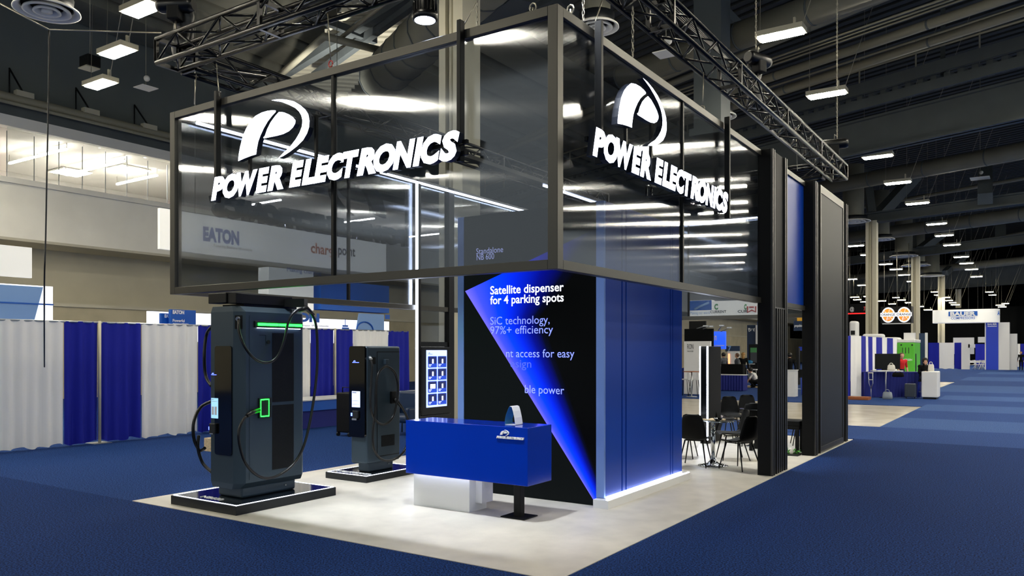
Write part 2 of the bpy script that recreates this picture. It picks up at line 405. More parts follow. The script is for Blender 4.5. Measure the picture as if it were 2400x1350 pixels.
# catwalk above girder 1
dgd = (b1-a1).normalized(); cw = thing('roof_catwalk', 'grey steel catwalk with two-rail handrail above the nearest girder', 'catwalk', (a1+b1)/2)
off = Vector((-dgd.y, dgd.x, 0))
if off.dot(Vector((0, -1, 0))) < 0: off = -off
A = a1+off*.9; B = b1+off*.9
MB().bar(A+UZ*2.25, B+UZ*2.25, 1.2, .06).bar(A+UZ*2.05+off*.6, B+UZ*2.05+off*.6, .1, .42).build('walkway', 'steel_grey', cw)
L = (B-A).length; mbp = MB(); n = int(L/.45)
for i in range(n): mbp.bar(A+dgd*(i*.45)+UZ*1.72-off*.6, A+dgd*(i*.45)+UZ*1.72+off*.6, .2, .14)
k = mbp.build('deck_ribs', 'steel_grey', cw, fix=False); k['kind'] = 'stuff'
MB().bar(A+UZ*1.45+off*.65, B+UZ*1.45+off*.65, .12, .34).build('lower_rail', 'steel_grey', cw)
for hz in (2.75, 3.2): MB().tube([A+UZ*hz+off*.6, B+UZ*hz+off*.6], .045, 6).build('handrail', 'pipe_paint', cw)
for i in range(int(L/2.1)): MB().bar(A+dgd*(i*2.1)+UZ*2.2+off*.6, A+dgd*(i*2.1)+UZ*3.22+off*.6, .05).build('post', 'pipe_paint', cw)

def pipe(pts, z, r, label, name='roof_duct', cat='duct', m='duct', seg=14, e0=0, e1=0, rings=0, groups=None):
    P = [zpt(x, y, z) for x, y in pts]
    P[0], _ = ext(P[0], P[1], e0, 0); _, P[-1] = ext(P[-2], P[-1], 0, e1)
    t = thing(name, label, cat, P[0].lerp(P[-1], .5), groups)
    MB().tube(P, r, seg).build('shell', m, t)
    if rings:
        d = (P[-1]-P[0]).normalized(); Lr = (P[-1]-P[0]).length; q = 0
        while q < Lr:
            c = P[0]+d*q; MB().tube([c-d*.03, c+d*.03], r*1.03, seg).build('seam_ring', 'steel_grey', t); q += rings
    return t, P
pipe([(1700, 96), (2055, -30)], 11.5, .42, 'fat round spiral duct behind the bright lamp at the top', e0=4.3, e1=14, rings=2.4)
pipe([(1880, 157), (2343, 1)], 10.9, .14, 'upper of two long parallel painted pipes', 'roof_pipe', 'pipe', 'pipe_paint', 10, 6, 20, 5)
pipe([(1900, 190), (2400, 27)], 10.9, .14, 'lower of two long parallel painted pipes', 'roof_pipe', 'pipe', 'pipe_paint', 10, 6, 20, 5)
for i, dy in enumerate((0, 8, 16)): pipe([(1800, 140+dy), (2200, 2+dy)], 11.0, .035, ('uppermost', 'middle', 'lowest')[i]+' of three thin conduits under the fat duct', 'roof_conduit', 'conduit', 'pipe_paint', 6, 5, 12)
pipe([(2000, 427), (2400, 353)], 11.3, .42, 'round duct crossing behind the nearest hanging lamps row', e0=8, e1=20, rings=3)
pipe([(2080, 545), (2400, 502)], 10.4, .45, 'round duct between the second and third girders', e0=12, e1=20, rings=3)
pipe([(2100, 640), (2400, 610)], 11, .4, 'far round duct under the third girder', e0=16, e1=20)
pipe([(2100, 320), (2400, 250)], 13.0, .12, 'thin pipe just under the deep girder shade', 'roof_pipe', 'pipe', 'pipe_paint', 8, 10, 20)
pipe([(2050, 480), (2400, 418)], 12.5, .12, 'thin pipe between round duct and second girder', 'roof_pipe', 'pipe', 'pipe_paint', 8, 10, 20)
pipe([(2150, 590), (2400, 545)], 12.5, .12, 'thin pipe above the third girder', 'roof_pipe', 'pipe', 'pipe_paint', 8, 10, 20)
pipe([(1400, 250), (1700, 120)], 14.2, .14, 'painted pipe behind the right lattice truss', 'roof_pipe', 'pipe', 'pipe_paint', 8, 8, 8)
pipe([(1240, 330), (1700, 145)], 14.0, .14, 'painted pipe rising behind the canopy corner', 'roof_pipe', 'pipe', 'pipe_paint', 8, 8, 12)
# duct drops with round diffusers
def diffuser(c, r, label, drop=0, dm='duct'):
    t = thing('round_diffuser', label, 'diffuser', c)
    prof = [(r, .0), (r*.98, .035), (r*.80, .10), (r*.78, .08), (r*.93, 0.0), (r, 0)]
    MB().lathe(prof, c, 40).build('outer_ring', 'white_paint', t)
    MB().lathe([(r*.72, -.01), (r*.70, .03), (r*.5, .11), (r*.48, .09), (r*.62, -.01), (r*.72, -.01)], c, 40).build('middle_ring', 'white_paint', t)
    MB().lathe([(r*.42, -.02), (r*.40, .02), (r*.24, .10), (r*.22, .08), (r*.34, -.02), (r*.42, -.02)], c, 32).build('inner_ring', 'white_paint', t)
    MB().lathe([(0.001, -.02), (r*.17, -.02), (r*.16, .04), (0.001, .08)], c, 24).build('cone', 'white_paint', t)
    MB().lathe([(r*.76, .1), (r*.8, .3), (.001, .3)], c, 24).build('neck', 'charcoal_dark', t)
    if drop: MB().lathe([(r*.62, .3), (r*.62, .3+drop), (0.001, .3+drop)], c, 20).build('drop_duct', dm, t)
diffuser(zpt(110, 27, 9), .64, 'large white round ceiling diffuser at the top left corner', 4)
diffuser(zpt(1398, 66, 9), .50, 'white round diffuser just above the canopy corner rail', 4)
diffuser(zpt(1687, 275, 9), .50, 'white round diffuser partly behind the right face top rail', 4)
diffuser(zpt(2000, 520, 9.4), .95, 'round diffuser left of the nearest hall column', 3)
diffuser(zpt(2064, 562, 9.4), .90, 'round diffuser just right of the nearest hall column', 3)
diffuser(zpt(2118, 601, 9.4), 1.05, 'round diffuser between the first and second hall columns', 3)
diffuser(zpt(2146, 623, 9.4), 1.2, 'small round diffuser crossing the second hall column', 3)
diffuser(zpt(2183, 647, 9.4), 1.2, 'smallest round diffuser left of the third hall column', 3)
# truss webs: diagonals and posts between girder and roof
def brace(name, label, a, b, w): o = MB().bar(a, b, w, w).build(name, 'steel_grey'); return tag(o, label, 'brace')
brace('roof_brace', 'thick diagonal brace rising right from the nearest hall column', zpt(2060, 505, 10.0), zpt(2146, 412, 12.9), .6)
brace('roof_brace', 'steep brace rising left from the nearest hall column', zpt(2043, 500, 10.1), zpt(2030, 400, 13), .45)
brace('roof_brace', 'thick diagonal brace rising right from the second hall column', zpt(2158, 585, 10.2), zpt(2230, 530, 12.6), .6)
brace('roof_brace', 'steep brace above the second hall column', zpt(2142, 590, 10.1), zpt(2138, 510, 13.4), .45)
brace('roof_brace', 'diagonal brace above the third hall column', zpt(2215, 640, 10.3), zpt(2265, 595, 12.8), .6)
brace('roof_brace', 'dark vertical post hanging to the second girder at the right', zpt(2309, 466, 9.9), zpt(2309, 380, 12.4), .7)
brace('roof_brace', 'dark vertical post hanging to the third girder at the right', zpt(2345, 565, 10), zpt(2345, 520, 11.6), .7)
brace('roof_brace', 'vertical post crossing the catwalk', zpt(2210, 180, 11.4), zpt(2210, 10, 14.5), .16)
brace('roof_brace', 'slanting grey beam left of the hoist chain near the top', zpt(1680, 10, 14.3), zpt(1735, 66, 13.6), .3)
ord_b = ['first', 'second', 'third', 'fourth', 'fifth']
# left: louvred soffit steps and metal deck bay
for i in range(5):
    z = 15.2+i*.3; ys = pX(150-i*6, 0, -27.4+i*2.4).y
    tag(MB().bar(Vector((-27.4+i*2.4, ys, z)), Vector((-27.4+i*2.4, 60, z)), 2.1, .7).build('soffit_beam', 'duct'), ord_b[i]+' from the wall of the long pale stepped soffit beams at the upper left', 'beam', 'stepped soffit beams along the left wall')
mb = MB()
P0 = zpt(600, 205, 13.2); P1 = zpt(900, 10, 13.2)
DX = Vector((1, -.18, 0)).normalized(); DY = Vector((.18, 1, 0)).normalized(); mbd = MB()
QL = [zpt(645, 225, 13.6), zpt(860, -45, 13.6)]; QR = [zpt(800, 235, 13.6), zpt(1080, -60, 13.6)]
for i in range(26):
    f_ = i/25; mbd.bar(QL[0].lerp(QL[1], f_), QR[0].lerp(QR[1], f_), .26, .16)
o = mbd.build('metal_deck_ribs', 'col_paint', fix=False); tag(o, 'bright corrugated deck ribs above the left lattice truss', None, None, 'stuff')  # lit look of this deck patch is put into the pale rib colour
q_ = [p+UZ*.12 for p in (QL[0], QL[1], QR[1], QR[0])]; mbq = MB().add(q_+[p+UZ*.05 for p in q_], [(0, 1, 2, 3), (7, 6, 5, 4), (0, 4, 5, 1), (1, 5, 6, 2), (2, 6, 7, 3), (3, 7, 4, 0)])
tag(mbq.build('roof_bay', 'deck'), 'lit bay of metal roof decking above the left truss', None, None, 'structure')
BAY_FILL = (zpt(720, 330, 9.0), (QL[0]+QL[1]+QR[0]+QR[1])/4)  # position and aim of an unseen spot added to brighten the bay
def beam3(x0, y0, x1, y1, z, w, h, label): o = MB().bar(zpt(x0, y0, z), zpt(x1, y1, z), w, h).build('roof_beam', 'steel_grey'); tag(o, label, 'beam')
beam3(560, 240, 960, -10, 13.0, .28, .3, 'pale grey beam running up beside the lit roof bay, nearest the truss')
beam3(735, 180, 1020, -30, 12.8, .22, .3, 'grey beam rising to the right behind the stage lamp')
beam3(690, 20, 880, 95, 12.9, .2, .25, 'short crossing beam inside the lit roof bay')
pipe([(640, 190), (760, 85), (890, 118)], 12.2, .13, 'bent painted pipe under the lit roof bay', 'roof_pipe', 'pipe', 'pipe_paint', 10)
pipe([(795, 92), (905, 5)], 12.4, .07, 'thin pipe under the lit roof bay', 'roof_pipe', 'pipe', 'pipe_paint', 8, 0, 4)
pipe([(960, 120), (1060, 25)], 11.5, .75, 'wide round duct behind the stage lamp', e0=3, e1=3, rings=1.2)
beam3(1110, 60, 1230, -30, 12.5, .8, .8, 'broad pale box beam above the canopy front')
beam3(1150, 70, 1330, -20, 14, .2, .2, 'thin beam above the canopy corner')
beam3(1300, -10, 1370, 60, 14.2, .3, .3, 'thin crossing beam above the canopy corner')
# hall columns
def column(c, w, z1, label, m='col_paint', z0=0):
    t = thing('hall_column', label, 'column', (c[0], c[1], 0))
    x, y = c[0], c[1]; h = w/2
    MB().box(x-h, x-h*.45, y-h, y+h, z0, z1).build('shaft', m, t)
    MB().box(x-h*.45, x+h*.2, y-h*.55, y+h*.55, z0, z1).build('web', m, t)
    MB().box(x+h*.2, x+h, y-h, y+h, z0, z1).build('shaft', m, t)
    MB().tube([(x-h*.25, y-h*.62, z0), (x-h*.25, y-h*.62, z1)], w*.07, 8).build('conduit', m, t)
for (x, y), lb in zip(((-5.1, 45.74), (-5.15, 66.2), (-5.2, 87.0), (-5.3, 109.0)), ('nearest of the pale hall columns in the row beyond the booth', 'second pale hall column beyond the booth', 'third pale hall column beyond the booth', 'farthest of the pale hall columns')):
    column((x, y), .6, 9.6, lb)
column((-6.95, 7.75), .62, 17.0, 'tall pale hall column standing right behind the canopy')
t = thing('hall_column', 'dark grey square column rising behind the canopy corner', 'column', (-4.6, 16.5, 0))
MB().box(-5.0, -4.2, 16.2, 17.0, 8, 17.0).build('shaft', 'steel_grey', t); MB().box(-5.1, -4.1, 16.1, 17.1, 8, 8.2).build('bracket', 'steel_grey', t)
# black drapes far away
def flat_drape(name, label, p0, p1, z0, z1, m, group=None, amp=.05, wl=.35, cat='curtain', step=.09):
    p0 = Vector((p0[0], p0[1], 0)); p1 = Vector((p1[0], p1[1], 0)); d = p1-p0; L = d.length; d.normalize(); n = Vector((-d.y, d.x, 0))
    N = max(6, int(L/step)); mb = MB(); ph = random.random()*9
    def off(s, z):
        f = (z-z0)/(z1-z0); a = amp*(.35+.65*(1-f))
        return a*(math.sin(s/wl*2*PI+ph+.5*math.sin(s*2.1+ph))+.45*math.sin(s/wl*1.27*PI+ph*2)), .018*math.sin(s/wl*1.4*PI+ph)
    zs = [z0, z0+(z1-z0)*.33, z0+(z1-z0)*.66, z1-.07, z1]; vs = []
    for i in range(N+1):
        s = L*i/N
        for j, z in enumerate(zs):
            a, b = off(s, z); q = p0+d*s+n*a
            vs.append((q.x, q.y, z+(b+.02*math.sin(s*9+ph) if j == 0 else 0)))
    K = len(zs); fs = [(i*K+j, (i+1)*K+j, (i+1)*K+j+1, i*K+j+1) for i in range(N) for j in range(K-1)]
    mb.add(vs, fs, 0, True); mb.add([Vector(v)-n*.008 for v in vs], [f[::-1] for f in fs], 0, True)
    o = mb.build(name, m, fix=False); tag(o, label, cat, group); return o
flat_drape('black_drape', 'tall black drape closing the far end of the hall', (-22, 108), (12, 108), 0, 7.2, 'drape_black', amp=.25, wl=1.6, step=.35)
flat_drape('black_drape', 'black drape behind the orange round signs on the left', (pY(1984, 800, 74).x, 74), (-6.5, 74), 0, 5.6, 'drape_black', amp=.2, wl=1.4, step=.3)

# mezzanine fittings
ord_m = ['first', 'second', 'third', 'fourth', 'fifth', 'sixth', 'seventh', 'eighth']
def lit_bar(a, b, label):
    t = thing('linear_lamp', label, 'lamp', a); MB().bar(a, b, .09, .06).build('diffuser', 'mezz_glow', t)
    MB().bar(Vector(a)+UZ*.05, Vector(b)+UZ*.05, .07, .04).build('housing', 'white_paint', t)
    for p in (a, b): MB().tube([p, Vector(p)+UZ*.38], .01, 5).build('rod', 'steel', t)
for (x0, y0, x1, y1), lb in zip(((22, 383, 156, 349), (154, 410, 292, 377), (274, 432, 368, 411)), ('leftmost of the bright bars under the mezzanine ceiling', 'middle bright bar under the mezzanine ceiling', 'rightmost bright bar under the mezzanine ceiling')):
    lit_bar(zpt(x0, y0, 10.0), zpt(x1, y1, 10.0), lb)
_p0, _p1 = zpt(22, 383, 10.0), zpt(154, 410, 10.0)
for k in range(1, 9):
    o_ = UY*(7.2*k); lit_bar(zpt(274, 432, 10.0)+o_, zpt(368, 411, 10.0)+o_, ord_m[k-1]+' from the left of the bright mezzanine bars seen through the smoked panels')
for (x, y), lb in zip(((165, 404), (302, 398), (4, 288)), ('square panel light left of the mezzanine middle', 'square panel light on the mezzanine right part', 'square panel light at the far left of the mezzanine')):
    c = zpt(x, y, 10.38); t = thing('panel_light', lb, 'lamp', c); MB().box(c.x-.7, c.x+.7, c.y-.7, c.y+.7, 10.36, 10.42).build('frame', 'white_paint', t); MB().box(c.x-.62, c.x+.62, c.y-.62, c.y+.62, 10.34, 10.36).build('diffuser', 'mezz_glow', t)
for (x, y), lb in zip(((119, 320), (237, 346), (343, 369)), ('left', 'middle', 'right')):
    c = zpt(x, y, 10.24); tag(MB().lathe([(.001, 0), (.12, 0), (.12, .03), (.001, .03)], c, 12).build('downlight', 'mezz_glow'), lb+' one of three small round downlights in the mezzanine edge soffit', 'lamp', 'mezzanine downlights')
for i, x in enumerate((16, 80, 138, 193, 247, 297, 346, 392)):
    a = pX(x, 300, WX-.15); gy = a.y
    t = thing('glass_balustrade', 'x', 'glass', (WX-.15, gy, 8.1), 'mezzanine glass panes')
    t['label'] = ('first', 'second', 'third', 'fourth', 'fifth', 'sixth', 'seventh', 'eighth')[i]+' clear glass pane from the left on the mezzanine parapet'
    nx_ = pX((16, 80, 138, 193, 247, 297, 346, 392, 432)[i+1], 300, WX-.15).y
    MB().box(WX-.16, WX-.14, gy+.01, nx_-.01, 8.18, 10.05).build('pane', 'glass', t)
    MB().box(WX-.16, WX-.14, gy-.012, gy+.012, 8.18, 9.9).build('joint', 'silver', t)
c = pX(37, 386, WX-9.9); t = thing('exit_sign', 'red exit sign at the back of the mezzanine', 'sign', c); MB().box(c.x, c.x+.06, c.y-.35, c.y+.35, c.z-.2, c.z+.2).build('box', 'red_sign', t); text('EXIT', (c.x+.06, c.y-.28, c.z-.1), UY, UZ, 'logo_white', t, h=.2, width=.56)
# wall pipe with brackets and stays
a = pX(0, 222, WX+.2); b = pX(400, 322, WX+.2)
zp = (a.z+b.z)/2
t = thing('wall_pipe', 'thick pale pipe running along the dark left wall', 'pipe', (WX+.2, 10, zp)); MB().tube([(WX+.2, -20, zp), (WX+.2, 60, zp)], .17, 12).build('shell', 'pipe_paint', t); MB().tube([(WX+.35, -20, zp-.22), (WX+.35, 60, zp-.22)], .07, 8).build('thin_pipe', 'pipe_paint', t)
for lb, x, y, x2, y2 in (('left', 22, 160, 57, 222), ('middle', 178, 206, 213, 262), ('right', 315, 246, 350, 298)):
    p = pX(x, y, WX-.5); q = pX(x2, y2, WX+.3); t = thing('pipe_stay', lb+' one of the three thin black stays above the wall pipe', 'bracket', q, 'stays above the wall pipe')
    MB().tube([p, q], .035, 6).build('rod', 'frame_black', t); MB().tube([p, (p.x, p.y, q.z-.2)], .025, 6).build('post', 'frame_black', t); MB().box(q.x-.15, q.x+.1, q.y-.3, q.y+.3, q.z-.1, q.z+.1).build('clamp', 'lamp_body', t)
c = dd(211, 146, 24); t = thing('ceiling_speaker', 'small black box speaker hanging left of the two square lamps', 'speaker', c); MB().rbox(c.x-.25, c.x+.25, c.y-.2, c.y+.2, c.z-.17, c.z+.17, .02).build('cabinet', 'frame_black', t); MB().box(c.x-.27, c.x+.2, c.y-.22, c.y+.2, c.z-.2, c.z-.17).build('bracket', 'lamp_body', t); MB().tube([c, c+UZ*6], .01, 5).build('rod', 'steel', t)
def plate(px, py, z, label, sw=.55):
    c = zpt(px, py, z); t = thing('sensor_plate', label, 'sensor', c)
    MB().bar(c-UX*sw/2, c+UX*sw/2, sw, .02).build('plate', 'white_paint', t); MB().ball(c+Vector((.05, 0, .3)), .1, 10, 6).build('sensor_dome', 'white_paint', t); MB().tube([c, c+UZ*5.5], .012, 5).build('rod', 'pipe_paint', t)
plate(342, 206, 10.5, 'small white square plate hanging left of the canopy top')
plate(1561, 126, 9, 'white square plate hanging behind the right truss', .5)
plate(2297, 418, 11, 'white plate and sensor left of the dark post at the right', .9)
c = dd(1693, 247, 34); t = thing('exit_sign', 'small red exit sign glowing under the right truss', 'sign', c); MB().box(c.x-.2, c.x+.2, c.y-.03, c.y+.03, c.z-.13, c.z+.13).build('box', 'red_sign', t); text('EXIT', (c.x-.16, c.y-.03, c.z-.07), UX, UZ, 'logo_white', t, h=.14, width=.32); MB().tube([c+UZ*.1, c+UZ*6], .015, 5).build('rod', 'frame_black', t)

# ------------------------------------------------------------------ high bay lamps
ROOT0 = None
def lamp(loc, label, group=None):
    global ROOT0
    if ROOT0 is None:
        t = thing('high_bay_lamp', label, 'lamp', loc, group, local=True)
        MB().box(-.56, .56, -.24, .24, .03, .16).build('housing', 'lamp_body', t)
        MB().box(-.50, .50, -.19, .19, .0, .03).build('diffuser', 'lamp_glow', t)
        MB().bar((-.5, 0, .14), (-.5, .14, 7.4), .012).build('cable', 'steel', t); MB().bar((.5, 0, .14), (3.0, 0, 7.4), .016).build('cable', 'steel', t)
        MB().bar((.3, .1, .16), (.3, .1, .42), .05, .09).build('bracket', 'lamp_body', t)
        ROOT0 = t; return t
    return dup(ROOT0, loc, 0, label, group)
ord_ = ['nearest', 'second', 'third', 'fourth', 'fifth', 'sixth', 'seventh', 'eighth', 'ninth', 'tenth', 'eleventh', 'twelfth']
row = [(1830, 85), (1938, 224), (2057, 369), (2104, 430), (2150, 478), (2195, 526), (2213, 553), (2231, 575), (2253, 603), (2265, 618), (2277, 632), (2289, 649)]
for i, p in enumerate(row): lamp(zpt(p[0], p[1], 9.5), ord_[i]+' hanging lamp in the long row right of the lattice truss')
for p, lb in (((335, 25), 'large square lamp touching the top edge at the left'), ((275, 125), 'bright square lamp in the middle of the left trio'), ((235, 200), 'lowest square lamp of the left trio on the dark wall')): lamp(zpt(p[0], p[1], 9.5), lb)
row2 = [(2006, 577), (2034, 598), (2076, 620), (2100, 632), (2119, 645), (1996, 655), (2021, 669), (2138, 660)]
for i, p in enumerate(row2): lamp(zpt(p[0], p[1], 9.5), 'lamp in the row left of and behind the nearest hall columns, '+ord_[i]+' by distance')
far = [(2003, 697), (2009, 703), (2025, 708), (2032, 695), (2067, 706), (2100, 698), (2091, 713), (2113, 704), (2130, 710), (2157, 719), (2175, 727), (2191, 685), (2198, 692), (2217, 698), (2224, 705), (2233, 710), (2239, 715), (2319, 685), (2326, 692), (2344, 716), (2356, 712), (2349, 720)]
far.sort()
for i, p in enumerate(far): o = lamp(dd(p[0], p[1], 78+(i*7) % 22), ('leftmost', 'second', 'third', 'fourth', 'fifth', 'sixth', 'seventh', 'eighth', 'ninth', 'tenth', 'eleventh', 'twelfth', 'thirteenth', 'fourteenth', 'fifteenth', 'sixteenth', 'seventeenth', 'eighteenth', 'nineteenth', 'twentieth', 'second last', 'rightmost')[i]+' from the left of the tiny distant lamps under the far roof', 'distant lamps under the far roof'); o.scale = (.72, .72, .72)
# lamps of the same hall outside the frame: these light the booth and show in the tinted panels
def reflY(px, py, Yp=.347, z=9.5):
    r = ray(px); t = FOC*(z-1.87)/(HOR-py); return Vector((CAMP.x+t*r[0], 2*Yp-(CAMP.y+t*r[1]), z))
def reflX(px, py, Xp=-.2, z=9.5):
    r = ray(px); t = FOC*(z-1.87)/(HOR-py); return Vector((2*Xp-(CAMP.x+t*r[0]), CAMP.y+t*r[1], z))
for p in ((870, 237), (975, 411), (448, 396), (1130, 85)): lamp(reflY(*p), 'high bay lamp above the aisle in front of the booth', 'lamps above the front aisle')
for p in ((1410, 250), (1560, 345), (1735, 437), (1520, 482), (1655, 500), (1622, 525)): lamp(reflX(*p), 'high bay lamp above the aisle right of the booth', 'lamps above the right aisle')
def outside(p):
    dx, dy = p.x-CAMP.x, p.y-CAMP.y; d = dx*FW[0]+dy*FW[1]; l = dx*RT[0]+dy*RT[1]
    if d < .5: return True
    px = 1200+FOC*l/d; py = HOR-FOC*(p.z-1.87)/d
    if px < -60 or px > 2460 or py < -45: return True
    return False
for gx in (-25.2, -19.3, -13.5, -7.8, 4, 10, 16):
    for j in range(-3, 13):
        p = Vector((gx, j*6.2+2-(gx+2)*.378, 9.5))
        if outside(p) and p.y < 75 and p.y > -16 and not (p.y < 1 and p.x > -10): lamp(p, 'high bay lamp of the hall grid outside the picture or hidden behind the canopy', 'lamps outside the picture')
for x, y in ((-2.05, 8.6), (-2.05, -3)):
    lamp(Vector((x, y, 9.5)), 'high bay lamp outside the picture, hanging above the hall', 'lamps outside the picture')

# ------------------------------------------------------------------ canopy (hanging box of tinted panels)
XL, XR, YF, YB, ZB, ZT = -5.85, -.2, .347, 12.05, 2.573, 4.86
P = .085
cn = thing('hanging_canopy', 'large hanging box of smoked panels in a metal frame above the booth', 'canopy', (XL, YF, ZB))
def fr(x0, x1, y0, y1, z0, z1, m='frame', n='frame_rail'): return MB().rbox(x0, x1, y0, y1, z0, z1, .003, 1).build(n, m, cn)
for z in (ZB, ZT-P):
    fr(XL+.1, XR-.1, YF, YF+P, z, z+P); fr(XR-P, XR, YF+.1, 6.33, z, z+P); fr(XL, XL+P, YF+.1, YB-.1, z, z+P); fr(XL+.1, XR-.1, YB-P, YB, z, z+P)
    fr(XR-P, XR, 7.15, 9.0, z, z+P)
fr(XL, XL+.1, YF, YF+.1, ZB, ZT, n='corner_post'); fr(XR-.1, XR, YF, YF+.1, ZB, ZT, n='corner_post'); fr(XL, XL+.1, YB-.1, YB, ZB, ZT, n='corner_post'); fr(XR-.1, XR, YB-.1, YB, ZB, ZT, n='corner_post')
def panel(x0, x1, y0, y1, z0=ZB+P, z1=ZT-P, m='film'): return MB().box(x0, x1, y0, y1, z0, z1).build('tinted_panel', m, cn)
xm = -2.962
panel(XL+.1, xm-.02, YF+.03, YF+.042); panel(xm+.02, XR-.1, YF+.03, YF+.042); fr(xm-.02, xm+.02, YF+.01, YF+.06, ZB+P, ZT-P, 'frame_black', 'mullion')
ym = 3.266
panel(XR-.042, XR-.03, YF+.1, ym-.02); panel(XR-.042, XR-.03, ym+.02, 6.33); fr(XR-.06, XR-.01, ym-.02, ym+.02, ZB+P, ZT-P, 'frame_black', 'mullion')
panel(XR-.042, XR-.03, 7.15, 9.0, m='blue_wall')
for y0, y1 in ((YF+.1, 3.38), (3.42, 5.98), (6.02, 9.0), (9.04, YB-.1)):
    panel(XL+.03, XL+.042, y0, y1); 
    if y1 < 11: fr(XL+.01, XL+.06, y1, y1+.04, ZB+P, ZT-P, 'frame_black', 'mullion')
for x0, x1 in ((XL+.1, -3.55), (-3.51, -1.9), (-1.86, XR-.1)):
    panel(x0, x1, YB-.042, YB-.03)
    if x1 < -1: fr(x1, x1+.04, YB-.06, YB-.01, ZB+P, ZT-P, 'frame_black', 'mullion')
# inner light lines
MB().box(XL+.10, XL+.135, YF+.3, 11.9, 4.77, 4.80).build('light_line', 'led_white', cn)
MB().box(-4.06, -4.03, 6.4, 11.9, 4.77, 4.80).build('light_line', 'led_white', cn)
MB().box(-4.06, -.4, 11.87, 11.9, 4.77, 4.80).build('light_line', 'led_white', cn)
MB().box(-4.13, -3.98, 3.0, 12.0, 4.80, 4.86).box(-4.1, -.3, 11.85, 11.95, 4.80, 4.86).build('ceiling_profile', 'frame_black', cn)
# glazed left screen wall below the canopy, with light post
gw = thing('glazed_partition', 'floor to canopy smoked glass partition with black posts behind the kiosk', 'partition', (XL, 5, 0))
MB().rbox(XL-.01, XL+.1, 5.87, 6.03, 0, ZT, .004, 1).build('post', 'frame_black', gw)
MB().box(XL, XL+.08, 5.05, 5.87, 0, .1).build('rail', 'frame_black', gw); MB().box(XL, XL+.08, 5.05, 5.87, 1.94, 2.02).build('rail', 'frame_black', gw)
MB().box(XL+.03, XL+.042, 5.05, 5.87, 2.02, ZB).box(XL+.03, XL+.042, 5.05, 5.87, .1, 1.94).build('pane', 'film', gw)
lp = thing('light_post', 'slim vertical post glowing white, standing left of the display kiosk', 'lamp', (XL+.12, 4.96, 0))
MB().rbox(XL+.05, XL+.13, 4.97, 5.05, 0, 4.84, .004, 1).build('post', 'frame_black', lp); MB().box(XL+.09, XL+.13, 4.945, 4.97, .03, 4.78).build('light_strip', 'led_white', lp); MB().box(XL+.02, XL+.18, 4.9, 5.08, 0, .02).build('foot_plate', 'frame_black', lp)

# ------------------------------------------------------------------ illuminated signs
LEG = [(170, 1190), (180, 1080), (205, 940), (250, 760), (310, 620), (380, 510), (470, 400), (580, 340), (680, 310), (780, 298), (830, 305), (825, 330), (760, 400), (690, 490), (620, 610), (560, 740), (520, 850), (495, 980), (485, 1070), (400, 1095), (280, 1140)]
BOWL = [(885, 328), (970, 335), (1060, 375), (1130, 420), (1175, 475), (1170, 530), (1130, 600), (1060, 665), (960, 715), (850, 745), (720, 770), (625, 790), (610, 780), (640, 745), (680, 630), (740, 510), (820, 400)]
SWO = [(755, 122), (870, 105), (1010, 112), (1150, 145), (1260, 210), (1350, 290), (1400, 370), (1420, 480), (1415, 590), (1380, 700), (1310, 820), (1200, 930), (1070, 1030), (960, 1100), (885, 1132), (960, 1050), (1080, 940), (1180, 810), (1250, 690), (1290, 580), (1300, 480), (1280, 390), (1240, 320), (1170, 255), (1060, 200), (930, 150)]
def uv(poly):
    out = []
    for x, y in poly:
        q = pY(540+x/7.5, 220+y/7.5, .2); out.append((q.x+4.77, q.z-3.63))
    return out
UVL, UVB, UVS = uv(LEG), uv(BOWL), uv(SWO)
LETW = [('P', .62), ('O', .74), ('W', .98), ('E', .56), ('R', .66), (' ', .40), ('E', .56), ('L', .52), ('E', .56), ('C', .64), ('T', .58), ('R', .66), ('O', .74), ('N', .74), ('I', .26), ('C', .62), ('S', .6)]
def pe_sign(t, o, r, u, s=1.0, depth=.065, mats=('sign_face', 'sign_side'), one=False):
    o = Vector(o); n = r.cross(u)
    for nm, P2 in (('logo_stem', UVL), ('logo_bowl', UVB), ('logo_swoosh', UVS)):
        MB().prism([o+r*(a*s)+u*(b*s)+n*depth for a, b in P2], n*depth*.999, 0, 1).build(nm, mats, t, fix=False)
    hh = .225*s; sl = .24*hh; tot = sum(w_ for _, w_ in LETW)+.07*15; k = (3.64*s-sl)/tot; x = 0; mbx = MB()
    for ch, w_ in LETW:
        if ch == ' ': x += w_*k; continue
        mm = mbx if one else MB()
        text_mb(mm, ch, o+r*x, r, u, h=hh, width=w_*k+sl, depth=depth, shear=.24, bold=.062, m=0, m2=1)
        if not one: mm.build('letter', mats, t, fix=False)
        x += (w_+.07)*k
    if one: mbx.build('lettering', mats, t, fix=False)
s1 = thing('illuminated_sign', 'glowing white logo and company name on the front smoked panels', 'sign', (-2.9, .2, 3.6))
pe_sign(s1, (-4.77, .24, 3.63), UX, UZ)
for x in (-4.83, -1.217): MB().rbox(x-.022, x+.022, .27, .34, 3.62, 4.93, .003, 1).build('hanger', 'frame_black', s1)
MB().box(-4.8, -1.1, .245, .275, 3.66, 3.70).box(-4.8, -1.1, .245, .275, 3.76, 3.80).build('rail', 'frame_black', s1)
MB().box(-4.2, -4.17, .25, .28, 3.8, 4.3).box(-3.12, -3.09, .25, .28, 3.8, 4.35).build('stay', 'frame_black', s1)
s2 = thing('illuminated_sign', 'glowing white logo and company name on the right side panels', 'sign', (0, 2.5, 3.6))
pe_sign(s2, (-.09, .66, 3.61), UY, UZ)
for y in (1.03, 4.66): MB().rbox(-.19, -.12, y-.022, y+.022, 3.6, 4.93, .003, 1).build('hanger', 'frame_black', s2)
MB().box(-.13, -.1, .7, 4.3, 3.64, 3.68).box(-.13, -.1, .7, 4.3, 3.74, 3.78).build('rail', 'frame_black', s2)
